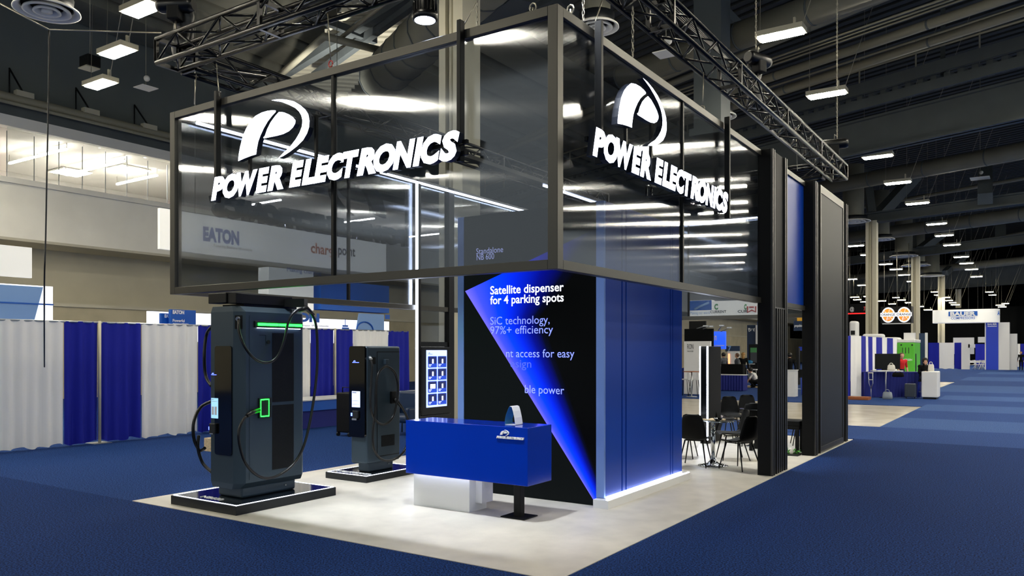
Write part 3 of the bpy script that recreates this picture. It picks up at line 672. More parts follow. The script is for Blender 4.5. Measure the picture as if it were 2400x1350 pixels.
MB().box(-.13, -.1, 1.5, 1.53, 3.8, 4.2).box(-.13, -.1, 2.1, 2.13, 3.8, 4.25).build('stay', 'frame_black', s2)
s3 = thing('illuminated_sign', 'unlit dark back of the third sign seen reversed through the smoked panels', 'sign', (-6.0, 3, 3.7))
pe_sign(s3, (-5.95, 4.95, 3.70), -UY, UZ, 1.08, mats=('sign_face', 'charcoal_dark'))
MB().box(-5.97, -5.94, 1.1, 4.95, 3.72, 3.78).box(-5.97, -5.94, 1.1, 4.95, 3.84, 3.9).build('rail', 'frame_black', s3)
for y in (1.15, 4.9): MB().rbox(-5.95, -5.88, y-.022, y+.022, 3.68, 4.93, .003, 1).build('hanger', 'frame_black', s3)

# ------------------------------------------------------------------ towers on the right side
def tower(label, y0, y1, x0=-.256, x1=-.03, fins=((0, .045), (.09, .135)), low=False, zt=4.86):
    t = thing('display_tower', label, 'tower', ((x0+x1)/2, (y0+y1)/2, 0))
    MB().rbox(x0, x1-.03, y0, y1, 0, zt, .003, 1).build('body', 'black_satin', t)
    for a, b in fins: MB().box(x1-.03, x1, y0+a, y0+b, 0, zt).build('fin', 'fin_silver', t); MB().box(x1-.03, x1, y1-b, y1-a, 0, zt).build('fin', 'fin_silver', t)
    if low:
        L_ = (y1-y0)-.36
        for i in range(4): yy = y0+.18+L_*(i+.6)/4.3; MB().box(x1-.035, x1-.005, yy, yy+.045, 0, 2.5).build('slat', 'fin_silver', t)
        MB().box(x1-.035, x1-.005, y0+.14, y1-.14, 2.5, 2.52).build('slat_cap', 'fin_silver', t)
    return t
tower('black tower with vertical fins at the end of the right smoked face', 6.33, 7.15, low=True)
t2 = thing('display_tower', 'black tower wall with a framed dark panel at the far right end', 'tower', (-.14, 10.4, 0))
MB().rbox(-.256, -.06, 8.99, 11.87, 0, 4.86, .003, 1).build('body', 'black_satin', t2)
for a in (9.02, 9.13, 11.66, 11.79): MB().box(-.06, -.03, a, a+.05, 0, 4.86).build('fin', 'fin_silver', t2)
MB().box(-.06, -.035, 9.42, 9.47, 0, 4.86).box(-.06, -.035, 11.38, 11.43, 0, 4.86).box(-.06, -.035, 9.47, 11.38, 4.72, 4.86).box(-.06, -.035, 9.47, 11.38, 0, .12).build('panel_frame', 'frame', t2)
MB().box(-.06, -.045, 9.47, 11.38, .12, 4.72).build('dark_panel', 'panel_dark', t2)

# ------------------------------------------------------------------ LED wall with blue side
lw = thing('screen_wall', 'tall dark screen wall showing a blue light wedge and white text', 'screen', (-2.1, 2.9, 0))
MB().box(-3.25, -1.06, 2.92, 3.1, 0, 3.65).build('body', 'frame_black', lw)
MB().box(-3.145, -1.165, 2.9, 2.92, 0, 3.65).build('display', 'led_screen', lw)
MB().box(-3.25, -3.15, 2.895, 2.92, 0, 3.65).build('edge_strip', 'blue_edge', lw); MB().box(-1.155, -1.05, 2.88, 2.92, .11, 3.65).build('edge_strip', 'blue_edge', lw)
def scr(s, x0, y0, x1, m, capx=.0, h=.1, bold=0):
    a = pY(x0, y0, 2.895); b = pY(x1, y0, 2.895)
    text(s, (a.x, 2.898, a.z), UX, UZ, m, lw, h=h, width=b.x-a.x, depth=.002, bold=bold)
scr('Standalone', 1116, 596, 1179, 'txt_grey', h=.076); scr('NB 600', 1117, 610, 1158, 'txt_grey', h=.076)
scr('Satellite dispenser', 1149, 690, 1321, 'txt_white', h=.104, bold=.012); scr('for 4 parking spots', 1149, 713, 1321, 'txt_white', h=.104, bold=.012)
scr('SiC technology,', 1149, 761, 1288, 'txt_mid', h=.1); scr('97%+ efficiency', 1149, 783, 1296, 'txt_mid', h=.1)
scr('nt access for easy', 1186, 837, 1346, 'txt_mid', h=.1); scr('esign', 1196, 861, 1245, 'txt_dim', h=.1)
scr('ble power', 1230, 921, 1322, 'txt_mid', h=.1)
bw = thing('blue_wall', 'glossy blue panelled side wall glowing at its foot', 'wall', (-1.05, 4.1, 0)); bw['kind'] = 'thing'
MB().box(-3.2, -1.09, 3.11, 5.32, 0, 3.6).build('core', 'frame_black', bw)
for y0, y1 in ((2.925, 3.355), (3.38, 3.47), (3.495, 4.9), (4.92, 4.98), (5.0, 5.34)): MB().rbox(-1.09, -1.05, y0, y1, .12, 3.65, .003, 1).build('blue_panel', 'blue_wall', bw)
pl = thing('white_plinth', 'low white plinth with a glowing edge along the blue wall', 'plinth', (-1.0, 4.1, 0))
MB().rbox(-1.15, -.95, 2.79, 5.4, 0, .105, .003, 1).build('body', 'white_lam', pl)
MB().box(-.985, -.955, 2.80, 5.39, .105, .112).build('light_strip', 'led_soft', pl); MB().box(-1.048, -1.036, 2.92, 5.3, .105, .125).build('light_strip', 'led_soft', pl)

# ------------------------------------------------------------------ reception counter
rc = thing('reception_counter', 'glossy blue reception counter on a white base and one black leg', 'counter', (-2.2, 1.85, 0))
MB().rbox(-3.05, -1.32, 1.62, 2.12, .405, 1.035, .004, 2).build('body', 'blue_gloss', rc)
MB().rbox(-3.03, -2.19, 1.74, 2.08, .0, .405, .004, 1).build('base', 'white_lam', rc); MB().box(-2.19, -2.10, 1.86, 2.08, .1, .405).build('base_return', 'white_lam', rc)
MB().box(-3.02, -1.40, 1.68, 1.70, .395, .405).build('light_strip', 'led_soft', rc)
MB().rbox(-1.645, -1.555, 1.835, 1.925, .01, .405, .004, 1).build('leg', 'black_satin', rc); MB().rbox(-1.76, -1.44, 1.74, 2.02, .006, .018, .003, 1).build('foot_plate', 'black_satin', rc)
a = pY(1165, 1030, 1.62)
pe_sign(rc, (a.x, 1.618, .905), UX, UZ, (pY(1228, 1030, 1.62).x-a.x)/3.6, .012, ('logo_white', 'logo_white'), True)
# curved card holder on the counter
ch = thing('card_holder', 'small curved blue and white card stand on the blue counter', 'stand', (-1.66, 1.9, 1.035))
def arc_sheet(pts, y0, y1, th, m, n, par):
    mb = MB(); N = len(pts)
    for i in range(N-1):
        (x0, z0), (x1, z1) = pts[i], pts[i+1]; d = Vector((x1-x0, 0, z1-z0)).normalized(); nn = Vector((-d.z, 0, d.x))*th
        q = [Vector((x0, y0, z0)), Vector((x1, y0, z1)), Vector((x1, y1, z1)), Vector((x0, y1, z0))]
        mb.add(q+[v+nn for v in q], [(0, 1, 2, 3), (7, 6, 5, 4), (0, 4, 5, 1), (1, 5, 6, 2), (2, 6, 7, 3), (3, 7, 4, 0)], 0)
    return mb.build(n, m, par)
cx = -1.66; zc = 1.037
front = [(cx-.075, zc), (cx-.075, zc+.05), (cx-.06, zc+.11), (cx-.035, zc+.17), (cx-.012, zc+.205)]
back = [(cx-.012, zc+.205), (cx+.012, zc+.2), (cx+.03, zc+.15), (cx+.048, zc+.08), (cx+.06, zc+.005)]
arc_sheet(front, 1.8, 1.95, .003, 'teal_blue', 'front_sheet', ch); arc_sheet(back, 1.8, 1.95, .003, 'white_lam', 'back_sheet', ch); arc_sheet([(cx-.075, zc), (cx+.06, zc)], 1.8, 1.95, .003, 'white_lam', 'base_sheet', ch)
MB().bar((cx-.073, 1.875, zc+.08), (cx-.050, 1.875, zc+.15), .09, .004, up=(-1, 0, .3)).build('printed_label', 'text_green', ch)

# ------------------------------------------------------------------ charging stations
def slab(x0, x1, y0, y1, h, label, cap, sx, cw_):
    t = thing('charger_podium', label, 'platform', ((x0+x1)/2, (y0+y1)/2, 0))
    MB().rbox(x0, x1, y0, y1, .006, h-.004, .003, 1).build('body', 'charcoal_dark', t); MB().box(x0+.03, x1-.03, y0+.03, y1-.03, h-.004, h).build('top_plate', 'black_gloss', t)
    for a, b, c, d in ((x0+.02, x1-.02, y0+.022, y0+.030), (x0+.02, x1-.02, y1-.030, y1-.022), (x0+.022, x0+.030, y0+.022, y1-.022), (x1-.030, x1-.022, y0+.022, y1-.022)): MB().box(a, b, c, d, h-.003, h+.002).build('light_strip', 'led_thin', t)
    text(cap, (sx, y0+.12, h), UX, UY, 'logo_white', t, h=.07, width=cw_, depth=.006, bold=.02); return t
slab(-5.51, -4.27, .14, 1.66, .115, 'black glossy display base with glowing edge under the large charger', 'NB600', -5.1, .38)
slab(-5.42, -4.60, 2.55, 3.75, .10, 'black glossy display base with glowing edge under the smaller charger', 'SATELLITE DISPENSER', -5.33, .66)
def oct_body(mb, x0, x1, y0, y1, z0, z1, c, cz):
    def ring(x0, x1, y0, y1, c, z): return [Vector(p) for p in ((x0+c, y0, z), (x1-c, y0, z), (x1, y0+c, z), (x1, y1-c, z), (x1-c, y1, z), (x0+c, y1, z), (x0, y1-c, z), (x0, y0+c, z))]
    i = cz
    R = [ring(x0+i, x1-i, y0+i*.1, y1-i*.1, c*.6, z0), ring(x0, x1, y0, y1, c, z0+i), ring(x0, x1, y0, y1, c, z1-i), ring(x0+i, x1-i, y0+i*.1, y1-i*.1, c*.6, z1)]
    vs = [p for r in R for p in r]; fs = [(k*8+j, k*8+(j+1) % 8, (k+1)*8+(j+1) % 8, (k+1)*8+j) for k in range(3) for j in range(8)]
    fs.append(tuple(range(8))[::-1]); fs.append(tuple(24+j for j in range(8))); return mb.add(vs, fs)
def perf(parent, x, y0, y1, z0, z1, s=.016, name='vent_grille'):
    # perforated plate: dark plate and raised lattice
    MB().box(x-.002, x+.001, y0, y1, z0, z1).build(name, 'black_satin', parent)
    mb = MB(); W = y1-y0; H = z1-z0; n = int((W+H)/s)
    for sgn in (1, -1):
        for i in range(n+1):
            c = i*s
            ya, za = (y0+c, z0) if c < W else (y1, z0+c-W); yb, zb = (y0, z0+c) if c < H else (y0+c-H, z1)
            if sgn < 0: ya, yb = y0+y1-ya, y0+y1-yb
            mb.bar((x+.002, ya, za), (x+.002, yb, zb), .0045, .003, up=(1, 0, 0))
    o = mb.build('grille_mesh', 'charcoal_dark', parent, fix=False); o['kind'] = 'stuff'
def spline(pts, n=8):
    pts = [Vector(p) for p in pts]; P_ = [pts[0]]+pts+[pts[-1]]; out = []
    for i in range(1, len(P_)-2):
        for k in range(n):
            t = k/n; a, b, c, d = P_[i-1], P_[i], P_[i+1], P_[i+2]
            out.append(.5*((2*b)+(c-a)*t+(2*a-5*b+4*c-d)*t*t+(3*b-a-3*c+d)*t**3))
    return out+[pts[-1]]
c1 = thing('charging_station', 'large dark grey charging cabinet with green light bar and hanging cables', 'charger', (-4.8, .9, .115))
oct_body(MB(), -5.12, -4.5, .35, 1.40, .24, 2.39, .10, .065).build('cabinet', 'charcoal', c1)
MB().rbox(-5.04, -4.58, .46, 1.27, .115, .26, .03, 3).build('pedestal', 'charcoal', c1); MB().ball((-4.575, 1.1, .19), .012).build('lock', 'silver', c1)
XS = -4.5
MB().box(XS-.002, XS+.004, .50, 1.27, .34, 2.28).build('side_door', 'charcoal', c1)
perf(c1, XS+.006, .83, 1.16, 1.24, 2.08); perf(c1, XS+.006, .83, 1.16, .42, 1.20)
MB().rbox(XS-.01, XS+.03, .56, 1.29, 2.14, 2.22, .008, 2).build('light_hood', 'charcoal_dark', c1)
MB().box(XS+.03, XS+.038, .60, .90, 2.165, 2.195).box(XS+.03, XS+.038, .91, 1.27, 2.165, 2.195).build('green_light_bar', 'led_green', c1)
MB().box(XS+.01, XS+.028, .60, 1.25, 2.132, 2.139).build('white_light_bar', 'led_soft', c1)
MB().tube([(XS, .77, 1.97), (XS+.015, .77, 1.97)], .024, 16).build('lock', 'charcoal_dark', c1)
MB().box(XS+.004, XS+.006, .64, .735, 2.05, 2.054).box(XS+.004, XS+.006, .732, .736, 1.93, 2.05).build('door_seam', 'frame_black', c1)
def round_rect(x0, x1, y, z0, z1, r, th, n, m, par):
    pts = [(cx_+r*math.cos(a_), cz_+r*math.sin(a_)) for cx_, cz_, s_ in ((x1-r, z1-r, 0), (x0+r, z1-r, 1), (x0+r, z0+r, 2), (x1-r, z0+r, 3)) for a_ in [PI/2*(s_+q_/5) for q_ in range(6)]]
    return MB().prism([(a_, y, b_) for a_, b_ in pts], (0, -th, 0)).build(n, m, par)
fa, fb = pY(503, 811, .335), pY(542, 1069, .335)
round_rect(fa.x, fb.x, .335, fb.z, fa.z, .035, .018, 'front_panel', 'black_gloss', c1)
MB().box(-4.99, -4.86, .331, .3345, 1.06, 1.30).build('touch_screen', 'screen_cyan', c1)
m_ = MB()
for i in range(2):
    for j in range(1): m_.box(-4.975+i*.055, -4.935+i*.055, .329, .331, 1.10, 1.20)
m_.box(-4.98, -4.88, .329, .331, 1.26, 1.265); m_.box(-4.98, -4.94, .329, .331, 1.28, 1.288); m_.build('screen_icons', 'logo_white', c1)['kind'] = 'stuff'
MB().rbox(-4.99, -4.88, .30, .336, .88, 1.0, .01, 2).build('card_reader', 'charcoal_dark', c1); MB().box(-4.995, -4.985, .299, .301, .92, .96).build('reader_light', 'led_blue', c1); MB().box(-4.975, -4.915, .297, .30, .87, .885).build('reader_slot', 'silver', c1)
pe_sign(c1, (-4.99, .333, 1.575), UX, UZ, .028, .002, ('led_blue', 'led_blue'), True)
# glowing socket on the side
MB().box(XS, XS+.03, .62, .80, 1.06, 1.30).build('socket_box', 'charcoal_dark', c1)
q = XS+.032
MB().tube([(q, .64, 1.08), (q, .76, 1.08)], .006, 6).tube([(q, .64, 1.28), (q, .76, 1.28)], .006, 6).tube([(q, .76, 1.08), (q, .76, 1.28)], .004, 6).tube([(q, .64, 1.08), (q, .64, 1.28)], .004, 6).build('socket_light', 'led_green', c1)
# cable port, cables
MB().bar((XS-.085, .362, 2.20), (XS-.025, .422, 2.20), .012, .16).build('cable_port', 'frame_black', c1)
MB().tube([(XS-.06, .39, 2.245), (XS-.02, .35, 2.235)], .024, 12).build('gland', 'silver', c1)
def sideP(px, py, x): return pX(px, py, x)
cab = [Vector((XS-.05, .385, 2.24)), Vector((XS+.0, .35, 2.21)), sideP(561, 780, XS+.05), sideP(575, 815, XS+.11), sideP(600, 843, XS+.12), sideP(628, 850, XS+.12), sideP(650, 835, XS+.13), sideP(665, 800, XS+.14), sideP(676, 755, XS+.15), sideP(690, 732, XS+.16), sideP(712, 723, XS+.18), sideP(730, 735, XS+.2), sideP(741, 765, XS+.22), sideP(744, 830, XS+.22), sideP(740, 900, XS+.22), sideP(728, 980, XS+.22), sideP(712, 1045, XS+.2), sideP(690, 1085, XS+.18), sideP(660, 1110, XS+.17), sideP(628, 1121, XS+.16), sideP(600, 1112, XS+.15), sideP(575, 1085, XS+.14), sideP(562, 1045, XS+.13), sideP(560, 1010, XS+.13), sideP(572, 982, XS+.12), sideP(590, 968, XS+.09), sideP(604, 963, XS+.05)]
MB().tube(spline(cab, 6), .0165, 10).build('charging_cable', 'rubber', c1)
MB().tube([sideP(578, 975, XS+.12), sideP(592, 966, XS+.09), sideP(606, 961, XS+.02)], [.022, .03, .03], 12).build('plug', 'rubber', c1)
MB().tube([sideP(700, 728, XS+.16), sideP(718, 722, XS+.185), sideP(735, 738, XS+.2)], [.02, .034, .022], 12).build('cable_saddle', 'rubber', c1)
# overhead arms
MB().rbox(-5.06, -4.72, .34, .50, 2.43, 2.55, .006, 1).build('arm_bracket', 'frame_black', c1); MB().rbox(-4.74, -4.56, .36, 1.20, 2.42, 2.54, .006, 1).build('swing_arm', 'frame_black', c1)
MB().bar((-4.64, 1.1, 2.46), (-4.36, 1.24, 2.46), .12, .10).build('swing_arm', 'frame_black', c1); MB().box(-5.0, -4.6, .5, 1.3, 2.385, 2.42).build('top_plate', 'frame_black', c1)
e_ = sideP(718, 722, XS+.185); MB().tube([e_, (-4.36, 1.24, 2.42)], .008, 6).build('hanger_cord', 'rubber', c1)
# cables on the hidden left side
XLs = -5.12
def lp_(px, py, x=-5.3): return pX(px, py, x)
MB().tube(spline([lp_(497, 765, -5.14), lp_(484, 785), lp_(479, 830), lp_(482, 880), lp_(496, 905, -5.14)], 6), .02, 8).build('charging_cable', 'rubber', c1)
MB().tube(spline([lp_(498, 940, -5.14), lp_(470, 955), lp_(454, 990), lp_(455, 1030), lp_(468, 1055, -5.3), lp_(480, 1050, -5.2)], 6), .02, 8).build('charging_cable', 'rubber', c1)
MB().tube(spline([lp_(466, 1020), lp_(464, 1050), lp_(475, 1085), lp_(497, 1107, -5.14)], 6), .02, 8).build('charging_cable', 'rubber', c1)
MB().tube([(-4.9, 1.42, 1.62), (-4.88, 1.50, 1.45), (-4.88, 1.53, 1.2), (-4.9, 1.44, .95)], [.05, .075, .08, .04], 12).build('holster', 'rubber', c1)

c2 = thing('charging_station', 'smaller dark grey dispenser cabinet with black face and lit screen', 'charger', (-4.92, 3.1, .1))
MB().rbox(-5.08, -4.76, 2.72, 3.44, .23, 1.93, .035, 4, smooth=False).build('cabinet', 'charcoal', c2)
MB().rbox(-5.05, -4.83, 2.84, 3.36, .10, .25, .02, 2).build('pedestal', 'charcoal', c2); MB().ball((-4.825, 3.25, .18), .011).build('lock', 'silver', c2)
round_rect(-5.08, -4.77, 2.69, .62, 1.93, .04, .035, 'front_panel', 'black_gloss', c2)
MB().box(-5.02, -4.86, 2.686, 2.69, 1.05, 1.28).build('touch_screen', 'screen_glow', c2)
MB().box(-5.01, -4.93, 2.684, 2.686, 1.255, 1.265).box(-5.01, -4.87, 2.684, 2.686, 1.14, 1.143).box(-5.01, -4.87, 2.684, 2.686, 1.09, 1.093).build('screen_text', 'text_dark', c2)
MB().rbox(-4.99, -4.88, 2.66, 2.692, .89, 1.0, .008, 2).build('card_reader', 'charcoal_dark', c2); MB().box(-5.04, -5.0, 2.684, 2.69, .92, .965).build('reader_light', 'led_blue', c2); MB().box(-4.99, -4.90, 2.655, 2.66, .865, .89).build('reader_slot', 'silver', c2)
pe_sign(c2, (-5.01, 2.688, 1.69), UX, UZ, .036, .002, ('led_blue', 'led_blue'), True)
X2 = -4.76
MB().box(X2-.002, X2+.004, 2.94, 3.41, .33, 1.84).build('side_door', 'charcoal', c2); MB().box(X2-.001, X2+.002, 2.928, 2.94, .32, 1.85).box(X2-.001, X2+.002, 2.93, 3.415, 1.84, 1.852).box(X2-.001, X2+.002, 2.93, 3.415, .318, .33).build('door_seam', 'frame_black', c2)
perf(c2, X2+.006, 3.02, 3.30, .46, .62)
MB().box(X2-.001, X2+.006, 2.82, 2.90, 1.67, 1.77).build('cable_port', 'frame_black', c2); MB().tube([pX(866, 837, X2), pX(870, 842, X2+.04)], .022, 10).build('gland', 'silver', c2)
MB().rbox(X2, X2+.05, 3.06, 3.14, 1.66, 1.74, .01, 2).build('cable_hook', 'charcoal', c2)
MB().rbox(X2, X2+.05, 3.20, 3.30, 1.08, 1.26, .01, 2).build('plug_holster', 'frame_black', c2)
cb = [(868, 840, 0), (872, 860, .05), (870, 900, .06), (868, 945, .07), (874, 975, .07), (888, 992, .08), (905, 993, .08), (920, 978, .08), (930, 945, .09), (933, 905, .08), (926, 875, .07), (910, 860, .06), (898, 862, .06), (885, 880, .07), (881, 920, .08), (880, 960, .08), (874, 1010, .09), (876, 1050, .1), (888, 1072, .1), (905, 1080, .11), (925, 1076, .11), (945, 1060, .12), (957, 1030, .13), (958, 990, .13), (945, 960, .11), (935, 945, .09), (924, 935, .05)]
MB().tube(spline([pX(x, y, X2+.012+o_) for x, y, o_ in cb], 6), .0175, 8).build('charging_cable', 'rubber', c2)
MB().tube([pX(924, 934, X2+.05), pX(932, 940, X2+.09), pX(940, 955, X2+.11)], [.026, .024, .016], 10).build('plug', 'rubber', c2)

# ------------------------------------------------------------------ display kiosk behind the counter
kx = -5.7; k1 = thing('display_kiosk', 'black kiosk with upright touchscreen showing eight blue product tiles', 'display', (kx, 5.4, 0))
MB().rbox(XL+.09, kx, 4.98, 5.86, .0, .72, .01, 1).build('cabinet', 'frame_black', k1); MB().rbox(XL+.10, kx-.01, 5.05, 5.86, .72, 1.93, .01, 1).build('housing', 'frame_black', k1)
MB().box(kx-.09, kx-.02, 5.02, 5.05, .74, 1.92).build('side_trim', 'silver', k1)
yA, yB = 5.175, 5.74; zA, zB = .862, 1.872
MB().box(kx-.01, kx+.004, yA, yB, zA, zB).build('display', 'screen_glow', k1)
for r in range(4):
    for c in range(2):
        y0 = yA+.03+c*.272; z0 = zB-.105-(r+1)*.222+.02
        tl = MB().rbox(kx+.002, kx+.007, y0, y0+.235, z0, z0+.2, .012, 2).build('tile', 'screen_tile', k1)
        MB().box(kx+.007, kx+.008, y0+.01, y0+.225, z0+.07, z0+.19).build('tile_shade', 'screen_tile_dark', tl)
        wd = .07 if (r == 2 and c == 0) else .02
        MB().box(kx+.008, kx+.010, y0+.13-wd, y0+.13+wd, z0+.07, z0+.15).build('tile_picture', 'screen_white', tl)
        MB().box(kx+.008, kx+.009, y0+.02, y0+.10, z0+.045, z0+.055).box(kx+.008, kx+.009, y0+.02, y0+.075, z0+.022, z0+.032).build('tile_caption', 'screen_white', tl)
pe_sign(k1, (kx+.005, yA+.03, zB-.075), UY, UZ, .035, .001, ('navy', 'navy'), True)

# ------------------------------------------------------------------ totem with light strips
tt = thing('lit_totem', 'slim black totem with vertical white light strips behind the first glass table', 'totem', (-2.3, 9.9, 0))
Ty = 9.72; Tx = -2.24
tyr = pX(1690, 900, Tx).y; txl = pY(1641, 900, Ty).x
MB().rbox(txl, Tx, Ty, tyr, .006, 1.95, .01, 2).build('body', 'black_satin', tt); MB().box(txl+.01, Tx-.03, Ty-.012, Ty, .1, 1.93).build('front_glass', 'black_gloss', tt)
MB().box(Tx-.02, Tx+.004, Ty-.02, Ty, .08, 1.95).build('light_strip', 'led_white', tt); MB().box(txl-.006, txl+.012, Ty-.02, Ty, .08, 1.95).build('light_strip', 'led_white', tt)

# ------------------------------------------------------------------ tables and chairs
def table(c, r, label):
    x, y = c; t = thing('glass_table', label, 'table', (x, y, 0), None, local=True)
    MB().lathe([(.001, .724), (r-.01, .724), (r, .73), (r-.01, .736), (.001, .736)], (0, 0, 0), 48).build('tabletop', 'glass_table', t)
    MB().lathe([(.001, .71), (.09, .71), (.09, .722), (.001, .722)], (0, 0, 0), 20).build('top_flange', 'chrome', t)
    MB().tube([(0, 0, .09), (0, 0, .71)], .035, 20).build('pole', 'chrome', t)
    MB().lathe([(.001, .006), (.235, .006), (.24, .016), (.16, .034), (.09, .05), (.055, .085), (.04, .12), (.001, .12)], (0, 0, 0), 40).build('base', 'chrome', t)
    return t
table((-1.14, 6.9), .35, 'round glass table on a chrome pedestal in front of the lit totem')
table((-1.30, 9.9), .35, 'round glass table on a chrome pedestal partly hidden by the first tower')
t = thing('serving_tray', 'wooden boards of food lying on the front glass table', 'tray', (-1.14, 6.9, .737))
MB().rbox(-1.33, -1.06, 6.78, 6.92, .737, .755, .006, 2).build('board', 'tan', t); MB().rbox(-1.22, -.98, 6.93, 7.05, .737, .76, .006, 2).build('board', 'tan', t)
tb = thing('black_bowl', 'small black bowl among the wooden boards on the front table', 'bowl', (-1.03, 6.82, .737)); MB().lathe([(.001, 0), (.04, 0), (.075, .045), (.07, .045), (.038, .006), (.001, .006)], (-1.03, 6.82, .737), 20).build('bowl', 'black_gloss', tb)
def make_chair(label, group=None):
    t = thing('shell_chair', label, 'chair', (0, 0, 0), group, local=True)
    prof = [(.235, .432, .17), (.22, .448, .20), (.12, .446, .215), (0, .436, .22), (-.12, .44, .215), (-.185, .468, .212), (-.215, .53, .21), (-.235, .62, .20), (-.255, .72, .18), (-.268, .79, .162), (-.277, .835, .145), (-.281, .855, .10)]
    N = 12; vs = []
    for yy, zz, hw in prof:
        for k in range(N+1):
            s_ = -1+2*k/N; lift = .03*s_*s_ if zz < .5 else 0; fwd = .045*s_*s_ if zz >= .5 else .0
            vs.append(Vector((s_*hw, yy+fwd, zz+lift)))
    K = N+1; fs = [(i*K+j, i*K+j+1, (i+1)*K+j+1, (i+1)*K+j) for i in range(len(prof)-1) for j in range(N)]
    mb = MB(); nv = len(vs)
    low = [v+Vector((0, -.012 if v.z > .5 else 0, -.012)) for v in vs]
    mb.add(vs+low, fs+[tuple(nv+q for q in f[::-1]) for f in fs]+[(j, nv+j, nv+j+1, j+1) for j in range(N)]+[((len(prof)-1)*K+j, (len(prof)-1)*K+j+1, nv+(len(prof)-1)*K+j+1, nv+(len(prof)-1)*K+j) for j in range(N)]+[(i*K, (i+1)*K, nv+(i+1)*K, nv+i*K) for i in range(len(prof)-1)]+[(i*K+N, nv+i*K+N, nv+(i+1)*K+N, (i+1)*K+N) for i in range(len(prof)-1)], 0, True)
    mb.build('seat_shell', 'black_satin', t)
    for sx in (-1, 1):
        for a, b in (((sx*.14, .14, .43), (sx*.22, .22, .006)), ((sx*.14, -.12, .43), (sx*.22, -.24, .006))): MB().tube([a, b], [.013, .009], 8).build('leg', 'frame_black', t)
    MB().tube([(-.14, .14, .425), (.14, .14, .425), (.14, -.12, .425), (-.14, -.12, .425), (-.14, .14, .425)], .009, 6).build('seat_frame', 'frame_black', t)
    return t
ch0 = make_chair('black shell chair with its back to the camera, left of the front glass table')
def cpos(px, py): p = gz(px, py, 0); return p.x, p.y
def cdep(px, t): p = dd(px, 900, t); return p.x, p.y
ch0.location = (*cpos(1630, 1092), 0); ch0.rotation_euler = (0, 0, math.radians(8))
def chair(x, y, deg, lb): dup(ch0, (x, y, 0), math.radians(deg), lb)
chair(*cpos(1733, 1100), 68, 'black shell chair with its back to the camera, right of the front glass table')
chair(*cpos(1716, 1077), 124, 'black shell chair seen side on behind the front table, seat facing left')
chair(*cdep(1697, 16.3), -62, 'black shell chair at the rear table, leftmost and seen edge on')
chair(*cdep(1715, 17.2), 213, 'black shell chair facing the camera behind the rear glass table')
chair(*cdep(1757, 15.5), 33, 'black shell chair with its back to the camera at the rear table')
chair(*cdep(1757, 17.8), 213, 'farthest black shell chair, its backrest above the others')
chair(*cpos(1600, 1072), -80, 'black shell chair mostly hidden behind the blue wall edge')
chair(-.62, 10.6, 110, 'black shell chair showing in the gap right of the first tower')
b1_ = thing('padded_bench', 'black padded high bench standing in the gap between the towers', 'bench', (-.6, 9.4, 0))
MB().rbox(-1.25, -.32, 9.12, 9.55, .50, .60, .02, 3).build('cushion', 'black_satin', b1_); MB().box(-1.23, -.34, 9.14, 9.53, .44, .50).build('apron', 'frame_black', b1_)
for x in (-1.21, -.38):
    for y in (9.16, 9.48): MB().rbox(x-.03, x+.03, y-.03, y+.03, .006, .44, .003, 1).build('leg', 'frame_black', b1_)
pn = thing('moss_planter', 'low green plants with a white stone on the floor between the towers', 'plant', (-.5, 8.9, 0)); mbl = MB()
for i in range(90):
    a = random.random()*6.28; rr = random.random()*.2; c = Vector((-.52+rr*math.cos(a)*1.2, 8.95+rr*math.sin(a)*.8, .02+random.random()*.09)); d = Vector((random.uniform(-1, 1), random.uniform(-1, 1), random.uniform(0, 1))).normalized()*.035; e = d.orthogonal().normalized()*.014
    mbl.add([c-d, c+e, c+d, c-e], [(0, 1, 2, 3)])
lf = mbl.build('leaves', 'plant', pn, fix=False); lf['kind'] = 'stuff'; MB().rbox(-.75, -.28, 8.8, 9.1, .006, .03, .005, 1).build('tray', 'frame_black', pn); MB().ball((-.42, 8.88, .08), .06, 10, 8, sc3=(.8, 1, 1.1)).build('stone', 'white_bag', pn)

# ------------------------------------------------------------------ lattice trusses, hoists, chains, stage lamp
def truss(label, a, b, s=.30, n=None, plates=True, r=.031):
    a = Vector(a); b = Vector(b); d = (b-a).normalized(); L_ = (b-a).length; side = d.cross(UZ).normalized()
    t = thing('lattice_truss', label, 'truss', a); C4 = [a, a+side*s, a+UZ*s, a+side*s+UZ*s]
    for c in C4: MB().tube([c, c+d*L_], r, 8).build('chord', 'truss_black', t)
    n = n or int(L_/.42); st = L_/n; mb = MB()
    for i in range(n):
        for (p, q) in ((0, 2), (1, 3), (0, 1), (2, 3)):
            A_, B_ = (C4[p], C4[q]) if i % 2 == 0 else (C4[q], C4[p])
            mbx = MB().tube([A_+d*(i*st), B_+d*((i+1)*st)], .0155, 6); mbx.build('lacing', 'truss_black', t)
    k = 0
    while k <= L_+.01:
        c = a+d*min(k, L_)
        MB().bar(c+UZ*.0, c+UZ*s, .05, .04).bar(c+side*s, c+side*s+UZ*s, .05, .04).bar(c, c+side*s, .04, .05).bar(c+UZ*s, c+side*s+UZ*s, .04, .05).build('end_frame', 'truss_black', t)
        k += L_/max(1, round(L_/2.4))
    for c in (a, b):
        MB().box(*sum(([min(v0, v1), max(v0, v1)] for v0, v1 in zip(c-Vector((.02, .02, 0))-d*.0, c+Vector((.02, .02, 0))+UZ*s)), [])).build('end_plate', 'truss_plate', t)
        c2_ = c+side*s; MB().box(*sum(([min(v0, v1), max(v0, v1)] for v0, v1 in zip(c2_-Vector((.02, .02, 0)), c2_+Vector((.02, .02, 0))+UZ*s)), [])).build('end_plate', 'truss_plate', t)
    return t
truss('black lattice truss running left to right above the canopy front', (-6.16, .67, 5.55), (-.1, .67, 5.55), .31)
